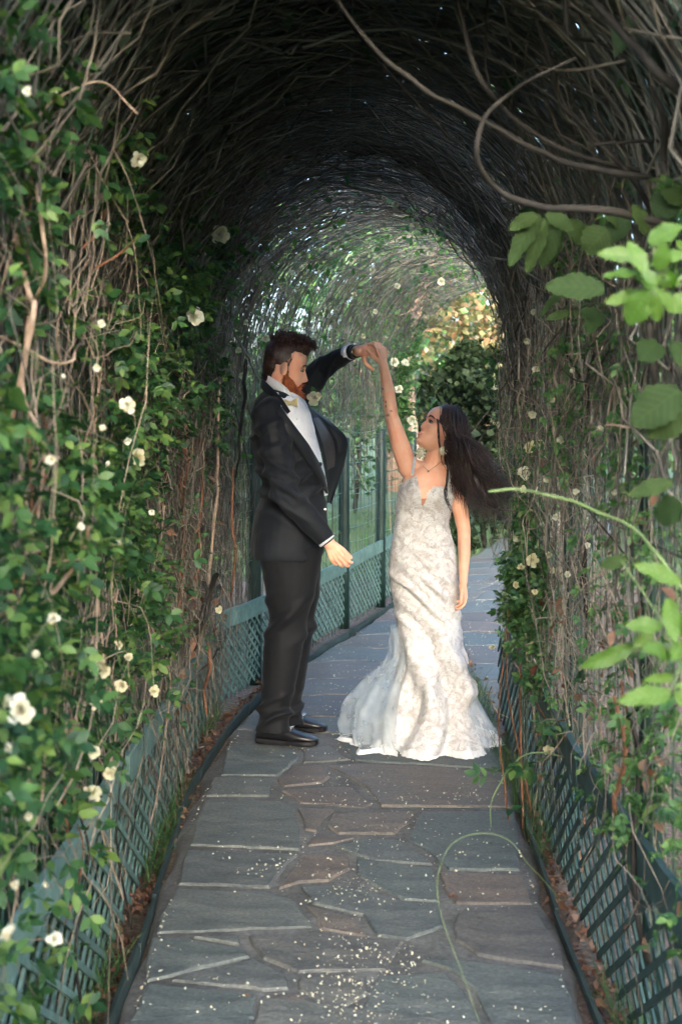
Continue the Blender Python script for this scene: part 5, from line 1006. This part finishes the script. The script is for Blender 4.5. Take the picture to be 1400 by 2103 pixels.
def shoe(heel, toe, name='shoe'):
    heel, toe = V(heel), V(toe); d = toe - heel; Ls = d.length; d.normalize(); s = V((-d.y, d.x, 0)); mb = MB(); so = MB(); rings, sole = [], []
    for x, h, w, z0 in ((0.0, .040, .022, .020), (.012, .066, .034, .018), (.05, .085, .040, .017), (.11, .088, .041, .015), (.15, .074, .042, .013), (.19, .056, .046, .012), (.23, .047, .046, .012), (.262, .039, .039, .013), (.282, .029, .026, .015), (.29, .022, .012, .017)):
        x = x * Ls / .29; c = heel + d * x; ring = []
        for j in range(16):
            a = 2 * math.pi * j / 16; ca, sa = math.cos(a), math.sin(a); hh = (h - z0) / 2; ring.append(c + s * w * math.copysign(abs(ca) ** .8, ca) * (1 if sa < .3 else 1 - .22 * (sa - .3)) + V((0, 0, z0 + hh + hh * math.copysign(abs(sa) ** .75, sa))))
        rings.append(ring); ww = w + .004; zb = .001; zt = z0 + .006
        if x < .08: zt = .024
        sole.append([c + s * ww + V((0, 0, zb)), c + s * ww + V((0, 0, zt)), c - s * ww + V((0, 0, zt)), c - s * ww + V((0, 0, zb))])
    mb.rings(rings); so.rings(sole); o = mb.build(name, M['shoe'], man); so.build('sole', M['shoe'], o, smooth=False)
    bt_ = MB(); c = heel + d * .165 + V((0, 0, .073))
    for k in (-1, 1): bt_.chain([c + s * .018 * k + V((0, 0, -.004)), c + s * .010 * k + d * .010, c + s * .004 * k, c + s * .010 * k - d * .010, c + s * .018 * k + V((0, 0, -.004))], [.0028] * 5, 6)
    bt_.chain([c - s * .034 + V((0, 0, -.018)), c - s * .018, c + s * .018, c + s * .034 + V((0, 0, -.018))], [.0024] * 4, 6); bt_.build('buckle', M['metal'], o)
g1, g2 = G(527, 1522), G(657, 1529); shoe(g1, g1 + (g2 - g1).normalized() * .287); g1, g2 = G(555, 1494), G(678, 1501); shoe(g1, g1 + (g2 - g1).normalized() * .275)

# ---------------------------------------------------------------- the bride
BY = 5.78
bride = tag(empty('person', (.35, BY, 0)), 'person in a white lace wedding dress twirling with long dark hair', 'person'); bride.location = (0, 0, 0)
bo = P(902, 884, BY); fwd = V((-.93, -.36, .58)).normalized(); lf = V((0, 0, 1)).cross(fwd).normalized(); up = fwd.cross(lf); BR_ = Matrix((fwd, lf, up)).transposed()
DT = [(975, 836, 926, .066), (985, 826, 931, .080), (1000, 820, 933, .096), (1020, 816, 934, .104), (1040, 813, 929, .100), (1066, 812, 921, .092), (1085, 811, 920, .090), (1110, 805, 930, .102), (1143, 799, 938, .118), (1180, 797, 941, .124), (1229, 806, 943, .118), (1277, 814, 946, .110), (1320, 818, 950, .118), (1360, 817, 957, .132), (1400, 813, 964, .158), (1440, 807, 973, .195), (1480, 793, 988, .245), (1510, 778, 1006, .285), (1522, 774, 1010, .295)]
def dring(y):
    a = [np.interp(y, [r[0] for r in DT], [r[i] for r in DT]) for i in (1, 2, 3)]; s = BY / FPX; return ((a[0] + a[1]) / 2 - CX) * s, (a[1] - a[0]) / 2 * s, a[2], CAMH - (y - HY) * s
def bust(x, z):
    """how far the chest swells towards the camera"""
    v = 0
    for bx, by in ((846, 1012), (902, 1016)): q = P(bx, by, BY); v += .030 * math.exp(-((x - q.x) / .050) ** 2 - ((z - q.z) / .055) ** 2)
    return v
mb = MB(); head(mb, bo, BR_, .90, False)
mb.chain([P(905, 900, BY), P(896, 930, BY), P(886, 968, BY)], [.045, .044, .052])
T2 = [(952, 862, 906, .045), (962, 846, 920, .058), (975, 834, 928, .068)] + [(y, l + 2 + 10 * min(1, max(0, (y - 1020) / 20)), r - 2 - 10 * min(1, max(0, (y - 1020) / 20)), ry - .007 - .03 * min(1, max(0, (y - 1020) / 20))) for y, l, r, ry in DT[1:11]]
rings = []
for y, l, r, ry in T2:
    a, b2 = P(l, y, BY), P(r, y, BY); c = (a + b2) / 2; rx = (b2.x - a.x) / 2; ring = []
    for j in range(36):
        t = 2 * math.pi * j / 36; x = c.x + rx * math.cos(t); yy_ = BY + ry * math.sin(t)
        if math.sin(t) < 0: yy_ -= bust(x, c.z) * min(1, -math.sin(t) * 1.5)
        ring.append(V((x, yy_, c.z)))
    rings.append(ring)
mb.rings(rings)
mb.chain([P(836, 958, BY), P(862, 962, BY), P(890, 962, BY), P(916, 972, BY), P(929, 992, BY)], [.040, .036, .036, .036, .042])
mb.chain([P(838, 962, BY), P(821, 912, BY), P(804, 855, BY), P(796, 800, BY), P(789, 758, BY), P(787, 748, BY)], [.046, .043, .031, .030, .0215, .021])
mb.chain([P(929, 995, BY), P(944, 1045, 5.77), P(952, 1088, 5.76), P(953, 1138, 5.74), P(951, 1186, 5.71), P(951, 1194, 5.71)], [.045, .038, .031, .028, .0205, .020])
for x, D in ((850, 5.74), (885, 5.85)): mb.chain([P(860 + (x - 860) * .6, 1130, D), P(868, 1320, D), P(x, 1505, D)], [.05, .04, .03])
hand(mb, P(787, 750, BY), (-.20, -.02, 1), (-.65, -.72, .0), (-.75, .65, 0), .84, (.45, .75, .55), (.75, .3), .02)
hand(mb, P(951, 1192, 5.71), (.10, 0, -1), (-.05, -1, 0), (-1, .1, 0), .86, (.35, .5, .4), (.45, .2), .02)
mesh_obj('body', fused(mb, 'body', .0034, 4, .5), M['skin_bride'], bride); face_bits(bride, bo, BR_, .90, M['hair_bride'], True)

# dress
def mat_lace(name):
    m, nt, b, out = mat_new(name)
    n1 = nnode(nt, 16, 3, .6, 'Object', None, 2.5); n2 = nnode(nt, 85, 3, .6, 'Object', None, 1.2); n3 = nnode(nt, 420, 1)
    c = mixc(nt, ramp(nt, n1, [(.36, (.43, .40, .38)), (.46, (.50, .48, .46)), (.54, (.60, .59, .58)), (.7, (.65, .645, .64))]), ramp(nt, n2, [(.35, (.87, .855, .84)), (.6, (1.05, 1.05, 1.05))]), 1.0, 'MULTIPLY')
    nt.links.new(c, b.inputs['Base Color']); b.inputs['Roughness'].default_value = .75; b.inputs['Sheen Weight'].default_value = .15
    ad = nt.nodes.new('ShaderNodeMath'); ad.operation = 'ADD'; nt.links.new(n1, ad.inputs[0]); nt.links.new(n2, ad.inputs[1]); bump(nt, b, ad.outputs[0], .55, .005); return m
M['lace'] = mat_lace('ivory lace'); M['lace_white'] = mat_cloth('white applique', [(.3, (.62, .615, .605)), (.7, (.72, .72, .715))], 40, .75, 0, 500)
m, nt, b, out = mat_new('sheer tulle'); b.inputs['Base Color'].default_value = (.66, .72, .75, 1); b.inputs['Roughness'].default_value = .9
n1 = nnode(nt, 9, 3); tr = nt.nodes.new('ShaderNodeBsdfTransparent'); tl = nt.nodes.new('ShaderNodeBsdfTranslucent'); tl.inputs[0].default_value = (.72, .77, .80, 1); mx = nt.nodes.new('ShaderNodeMixShader'); mx.inputs[0].default_value = .5
m2 = nt.nodes.new('ShaderNodeMixShader'); nt.links.new(b.outputs[0], mx.inputs[1]); nt.links.new(tl.outputs[0], mx.inputs[2]); nt.links.new(ramp(nt, n1, [(.3, (.22, .22, .22)), (.7, (.46, .46, .46))]), m2.inputs[0]); nt.links.new(tr.outputs[0], m2.inputs[1]); nt.links.new(mx.outputs[0], m2.inputs[2]); nt.links.new(m2.outputs[0], out.inputs[0]); M['tulle'] = m
def top_row(cphi, front):
    """photo row of the dress's upper edge: sweetheart front, low back"""
    if not front: return 1035
    return float(np.interp(cphi, [-1, -.9, -.62, -.45, -.30, -.17, -.12, -.02, .12, .35, .6, .8, .93, 1], [1000, 990, 974, 984, 1004, 1036, 1036, 1014, 1000, 996, 998, 988, 1000, 1006]))
NPH, NV = 168, 150; rows = []
for i in range(NV):
    t = i / (NV - 1); row = []
    for j in range(NPH):
        ph = 2 * math.pi * j / NPH; c, s = math.cos(ph), math.sin(ph); yt = top_row(c, s < .05); y = yt + (1524 - yt) * t
        cx_, rx, ry, z = dring(y); u = (c + 1) / 2
        low = max(0, (y - 1290) / 235); hip = math.exp(-((y - 1215) / 95.) ** 2); wst = math.exp(-((y - 1105) / 45.) ** 2)
        d = hip * (.013 * (.5 + .5 * math.sin(2 * math.pi * ((y - 1110) / 46. - u * 3.0) + .9 * math.sin(u * 4 + y * .01))) ** 2.2 + .004 * math.sin(2 * math.pi * ((y - 1110) / 29. - u * 4.1 + .3 * math.sin(u * 7)))) + wst * .003 * math.sin(2 * math.pi * ((y - 1080) / 26. - u * 1.5))
        ph2 = ph + .85 * low - .4; d += low ** 1.25 * (.042 * math.sin(ph2 * 7 + .8 * math.sin(y * .02)) + .016 * math.sin(ph2 * 13 + y * .012)) + .030 * math.exp(-((y - 1370) / 80.) ** 2) * math.sin(2 * math.pi * (u * 1.9 - (y - 1290) / 230.)) * (s < 0)
        rr_ = max(0, c) ** 3; d += rr_ * (.018 * math.exp(-((y - 1350) / 14.) ** 2) - .012 * math.exp(-((y - 1374) / 9.) ** 2) + .030 * math.exp(-((y - 1412) / 17.) ** 2) - .018 * math.exp(-((y - 1448) / 13.) ** 2) + .02 * math.exp(-((y - 1515) / 14.) ** 2))
        d = d * (.55 + .45 * abs(s)) - .006 * hip; x = cx_ + (rx + d) * c; Yp = BY + (ry + d) * s
        if s < 0: Yp -= bust(x, z) * min(1, -s * 1.5)
        z2 = z
        if t > .93: z2 += (t - .93) / .07 * (.010 * math.sin(ph * 9) + .006 * math.sin(ph * 21) + .012)
        row.append(V((x, Yp, max(.006, z2))))
    rows.append(row + [row[0]])
mb = MB(); mb.grid(rows); dm = recalc(mb.mesh('dress')); bmx = bmesh.new(); bmx.from_mesh(dm); bmesh.ops.remove_doubles(bmx, verts=bmx.verts, dist=1e-5); bmx.to_mesh(dm); bmx.free(); dm.polygons.foreach_set('use_smooth', np.ones(len(dm.polygons), dtype=bool))
dress = mesh_obj('dress', dm, M['lace'], bride); sm = dress.modifiers.new('thick', 'SOLIDIFY'); sm.thickness = .003; sm.offset = 0
# embroidered flowers sewn on the lace
dv, dn = coords(dm), normals(dm); cen = np.array([P(875, 1200, BY).x, BY]); outw = (dv[:, :2] - cen) * dn[:, :2]; dn = np.where(outw.sum(1, keepdims=True) < 0, -dn, dn)
g_ = np.random.default_rng(9); py = HY - (dv[:, 2] - CAMH) * FPX / dv[:, 1]; wgt = np.where(dv[:, 1] < BY + .05, 1.0, .12) * (np.interp(py, [975, 1030, 1090, 1200, 1300, 1420, 1480, 1525], [1.0, .9, .5, .5, .5, .9, 2.2, 3.4])); wgt *= (vnoise(dv, 9, 3) > -.15) + .15
sel = g_.choice(len(dv), 820, p=wgt / wgt.sum()); tv, tf = [], []
for k in range(6):
    a = k * math.pi / 3; b0 = len(tv); R3 = np.array([[math.cos(a), -math.sin(a), 0], [math.sin(a), math.cos(a), 0], [0, 0, 1]]); tv += [R3 @ np.array(q) for q in ((.12, 0, .05), (.6, -.28, .12), (1, 0, .02), (.6, .28, .12))]; tf.append((b0, b0 + 1, b0 + 2, b0 + 3))
nz = dn[sel]; ax = np.cross(nz, g_.normal(0, 1, nz.shape)); ax /= np.linalg.norm(ax, axis=1, keepdims=True); Rm = np.stack([ax, np.cross(nz, ax), nz], -1)
mesh_obj('lace_applique', np_mesh('lace_applique', *scatter(np.array(tv), np.array(tf), Rm, dv[sel] + nz * .003, g_.uniform(.007, .017, len(sel)))), M['lace_white'], dress)
# scalloped hem
hp = [rows[-1][j] for j in range(NPH)]; tv = []
mb = MB(); rws = []
for j in range(NPH * 2 + 1):
    p = hp[(j // 2) % NPH]; q = hp[((j + 1) // 2) % NPH]; p = (p + q) / 2; o_ = V((p.x - cen[0], p.y - BY, 0)).normalized(); k = abs(math.sin(j * .55)); rws.append([p + o_ * .004 + V((0, 0, .022)), p + o_ * .010 + V((0, 0, .008)), V((p.x, p.y, .005)) + o_ * (.012 + .012 * k)])
mb.grid(rws); mb.build('scalloped_hem', M['lace_white'], dress)
# straps
for pts in ([P(846, 976, BY - .086), P(849, 956, BY - .066), P(852, 940, BY - .03), P(855, 938, BY + .02)], [P(921, 990, BY - .085), P(924, 972, BY - .066), P(922, 958, BY - .03), P(920, 955, BY + .02)]):
    mb = MB(); pp_ = smooth_path(pts, 6); mb.grid([[V(p) + V((dx, 0, 0)) for dx in (-.0065, 0, .0065)] for p in pp_]); o = mb.build('strap', M['lace_white'], dress); o.modifiers.new('t', 'SOLIDIFY').thickness = .003
# sheer train swinging out
def train(pts_l, cx_px, y_top, arc0, arc1, ryt, name, amp=.02, lift=None, seed=0):
    rws = []
    for i in range(46):
        t = i / 45; y = y_top + (1516 - y_top) * t; xl = np.interp(y, [q[0] for q in pts_l], [q[1] for q in pts_l]); s = BY / FPX; cxm = (cx_px - CX) * s; rx = abs(cx_px - xl) * s; ry = ryt[0] + (ryt[1] - ryt[0]) * t ** 1.2; row = []; sg = -1 if xl < cx_px else 1
        for j in range(60):
            a = arc0 + (arc1 - arc0) * j / 59; f = amp * t * math.sin(a * 9 + seed + t * 1.3) + amp * .5 * t * math.sin(a * 17 + seed * 2); row.append(V((cxm + sg * (rx + f * .6) * math.cos(a), BY + .02 + (ry + f) * math.sin(a), max(.005, CAMH - (y - HY) * s + (.010 * math.sin(a * 11 + seed) * t if t < .97 else .0)))))
        rws.append(row)
    mb = MB(); mb.grid(rws); return mb.build(name, M['tulle'], dress), rws
tr1, rw = train([(1286, 799), (1310, 801), (1346, 800), (1372, 782), (1400, 752), (1443, 716), (1489, 707), (1516, 716)], 838, 1286, -1.35, 1.9, (.06, .30), 'tulle_train', .045, None, 1)
tr2, rw2 = train([(1300, 806), (1346, 806), (1400, 764), (1443, 734), (1489, 730), (1516, 735)], 845, 1300, -1.2, 1.7, (.05, .25), 'tulle_layer', .05, None, 4)
mb = MB(); last = rw[-1]; rws = []
for j, p in enumerate(last): o_ = V((p.x - P(838, 1500, BY).x, p.y - BY, 0)).normalized(); rws.append([p + V((0, 0, .011)) - o_ * .002, p + V((0, 0, .006)) + o_ * .003, V((p.x, p.y, .006)) + o_ * (.012 + .010 * abs(math.sin(j * 1.1)))])
mb.grid(rws); mb.build('lace_border', M['lace_white'], tr1)
tr3, rw3 = train([(1400, 970), (1440, 980), (1480, 1000), (1505, 1018), (1516, 1020)], 930, 1400, -1.1, 1.6, (.14, .28), 'tulle_train', .02, None, 2)
mb = MB(); g1, g2 = G(835, 1524), G(874, 1534); mb.chain([g1 + V((0, .10, .030)), g1 + V((.03, .03, .028)), g2 + V((-.02, -.0, .020)), g2 + V((-.004, -.015, .016))], [.026, .030, .026, .014], 12); mb.build('shoe', M['lace_white'], bride)

# jewellery
def disc(parent, c, r, mat, name, n=10):
    mb = MB()
    for k in range(n):
        a = 2 * math.pi * k / n; mb.ball(c + V((math.cos(a) * r, 0, math.sin(a) * r * 1.15)), r * .34, None, 7, 5)
    mb.ball(c, (r * .85, r * .25, r * .95), None, 12, 6); mb.chain([c + V((0, .004, r * 1.1)), c + V((.002, .01, r * 2.1))], [.0012, .0012], 6); return mb.build(name, mat, parent)
M['pearl'] = mat_simple('cream beadwork', [(.3, (.50, .46, .30)), (.7, (.72, .68, .52))], 120, .4, .5, .002)
disc(bride, P(863, 931, BY - .075), .019, M['pearl'], 'earring'); disc(bride, P(909, 926, BY - .095), .014, M['pearl'], 'earring')
mb = MB(); mb.chain([P(868, 957, BY - .052), P(877, 965, BY - .068), P(880, 967, BY - .070), P(890, 960, BY - .062), P(906, 948, BY - .045)], [.001] * 5, 6); mb.ball(P(879, 968, BY - .073), .005); mb.build('necklace', M['metal'], bride)
mb = MB(); c = P(957, 1224, 5.70); mb.chain([c + V((-.010, -.006, .0)), c + V((0, -.012, .001)), c + V((.010, -.006, .002))], [.0022] * 3, 6); mb.build('ring', M['metal'], bride)
# tattoo: inked leaves lying on the skin of the raised forearm
tv, tf = leaf_small(.3); pts_, Rs, ss = [], [], []
g_ = np.random.default_rng(21)
for (x, y) in [(783, 806), (786, 813), (782, 819), (788, 824), (784, 832), (791, 838), (787, 845), (795, 849), (793, 856), (799, 843), (788, 800), (780, 812), (792, 829), (785, 838), (797, 855), (790, 851)]:
    c = P(x, y, BY); ax_ = np.interp(y, [800, 855], [796, 804]); off = (x - ax_) * BY / FPX; rad = .0308; dy = math.sqrt(max(1e-6, rad * rad - off * off)); n_ = np.array([off, -dy, 0]) / rad; a = g_.uniform(0, 6.28); t1 = np.array([-n_[1], n_[0], 0]); t2 = np.array([0, 0, 1.]); yv = t1 * math.cos(a) + t2 * math.sin(a); xv = np.cross(yv, n_)
    pts_.append(np.array([P(ax_, y, BY).x, BY, c.z]) + n_ * (rad + .0008)); Rs.append(np.stack([xv, yv, n_], -1)); ss.append(g_.uniform(.013, .021))
mesh_obj('tattoo', np_mesh('tattoo', *scatter(tv * np.array([1, 1, .05]), tf, np.array(Rs), np.array(pts_), np.array(ss))), M['tattoo'], bride)

# flying hair: a solid core with hundreds of wavy locks over it
LB_ = lambda x, y, z: bo + BR_ @ (V((x, y, z)) * .90)
mb = MB(); mb.ball(LB_(-.012, 0, .052), (.086, .0765, .082), BR_); mb.ball(LB_(-.035, 0, .045), (.082, .0775, .085), BR_); mb.ball(LB_(.012, .062, .052), (.045, .016, .046), BR_); mb.ball(LB_(.012, -.062, .052), (.045, .016, .046), BR_); mb.ball(LB_(-.058, 0, .0), (.052, .066, .075), BR_)
mb.chain([LB_(-.06, 0, .02), P(938, 920, BY + .01), P(955, 975, BY + .01), P(984, 1010, BY), P(1018, 1038, BY)], [.055, .060, .060, .046, .022]); mb.chain([P(935, 900, BY + .02), P(960, 935, BY + .03), P(995, 968, BY + .04)], [.045, .042, .014]); mb.chain([P(925, 930, BY - .02), P(940, 985, BY - .04), P(955, 1015, BY - .03)], [.035, .040, .014])
hm = fused(mb, 'hair', .006, 5); wrinkle(hm, lambda p: .005 * vnoise(p * np.array([1, 1, .45]), 55, 1)); hair = mesh_obj('hair', hm, M['hair_bride'], bride)
g_ = np.random.default_rng(4); paths = []; rad = []; K = 30
def tail(f, dp):
    """mid and end points of a lock in the wind: a fan from the low inner edge to the blown-out tips"""
    ex, ey = np.interp(f, [0, .3, .55, .75, .88, 1], [950, 985, 1030, 1064, 1060, 1048]), np.interp(f, [0, .3, .55, .75, .88, 1], [1022, 1068, 1074, 1052, 1015, 978])
    return [np.array(P(np.interp(f, [0, .5, 1], [930, 960, 986]), np.interp(f, [0, .5, 1], [958, 972, 932]), dp)), np.array(P(ex, ey, dp))]
for c_ in range(58):
    f = (c_ + g_.random()) / 58; dp = BY + g_.normal(0, .04) + (.03 if f > .8 else 0) - (.03 if f < .25 else 0); near = g_.random() < .55
    if near:    # from the parting down over the temple and ear, then back
        px_, a = g_.uniform(-.05, .050), g_.uniform(.0, 1.0); st = [LB_(px_, .012 + .02 * a, np.interp(px_, [-.05, .0, .05], [.136, .137, .112]) - .004 * a), LB_(px_ + .004, .062, .094 - .25 * max(0, px_)), LB_(px_ - .018, .081, .040 - .2 * max(0, px_)), LB_(-.050 + .3 * px_, .086, -.015)]
    else:
        th = g_.uniform(-1.7, 1.2); st = [LB_(-.02, .02 * math.sin(th), .137), LB_(-.085, .06 * math.sin(th), .09), LB_(-.112, .06 * math.sin(th), .02)]
    G_ = smooth_path([np.array(q) for q in st] + [np.array(P(np.interp(f, [0, 1], [921, 948]), np.interp(f, [0, 1], [925, 896]), dp - (.02 if near else -.02)))] + tail(f, dp), 8)
    G_ = G_[np.linspace(0, len(G_) - 1, K).astype(int)]; t = np.linspace(0, 1, K); ph = g_.uniform(0, 6.28); am = g_.uniform(.03, .065); fr = g_.uniform(14, 22); amp = np.clip(t - .38, 0, 1) ** .9 * am
    G_ = G_ + np.sin(ph + t * fr)[:, None] * np.array([.55, .2, .75])[None] * amp[:, None] + np.cos(ph + t * fr)[:, None] * np.array([-.3, .9, .2])[None] * amp[:, None]
    for k in range(30):
        o_ = g_.normal(0, 1, 3) * .0085; sp = np.interp(t, [0, .3, .75, 1], [.8, 1, 1.3, .9 + g_.random()]); ph2 = g_.uniform(0, 6.28); cut = g_.uniform(.86, 1.03)
        p = G_ + o_[None] * sp[:, None] + .003 * np.sin(ph2 + t * 20)[:, None] * g_.normal(0, 1, 3)[None] * t[:, None]; q = np.linspace(0, 1, K) * min(1, cut) * (K - 1); i0 = np.clip(q.astype(int), 0, K - 2); w_ = (q - i0)[:, None]
        paths.append(p[i0] * (1 - w_) + p[i0 + 1] * w_); rad.append(g_.uniform(.0010, .0028) * np.concatenate([np.linspace(.6, 1, 22), np.linspace(1, .25, K - 22)]))
lk_ = mesh_obj('locks', np_mesh('locks', *tubes(np.array(paths), np.array(rad), 4)), M['hair_bride'], hair); lk_['kind'] = 'stuff'; K = 20
wis = []
for pts in ([(899, 862), (900, 885), (901, 905), (903, 920), (909, 929)], [(897, 860), (899, 885), (900, 905), (902, 918)], [(920, 960), (917, 990), (915, 1012), (918, 1030), (928, 1045), (932, 1065)], [(921, 955), (918, 985), (913, 1010), (917, 1035), (925, 1050)], [(880, 935), (852, 935), (842, 942), (832, 955), (824, 968)], [(878, 938), (848, 937), (838, 950), (826, 962)], [(884, 850), (876, 848), (872, 850)]):
    for k in range(5): p = smooth_path([P(x + g_.normal(0, 1.3), y + g_.normal(0, 1.5), (BY - .125 if y > 940 else BY - .088) + .005 * g_.normal() if x > 885 else BY + .06) for x, y in pts], 8); wis.append(p[np.linspace(0, len(p) - 1, K).astype(int)])
ws_ = mesh_obj('wisps', np_mesh('wisps', *tubes(np.array(wis), np.full((len(wis), 1), .0017) * np.linspace(1, .3, K)[None], 4)), M['hair_bride'], hair)
ws_['kind'] = 'stuff'
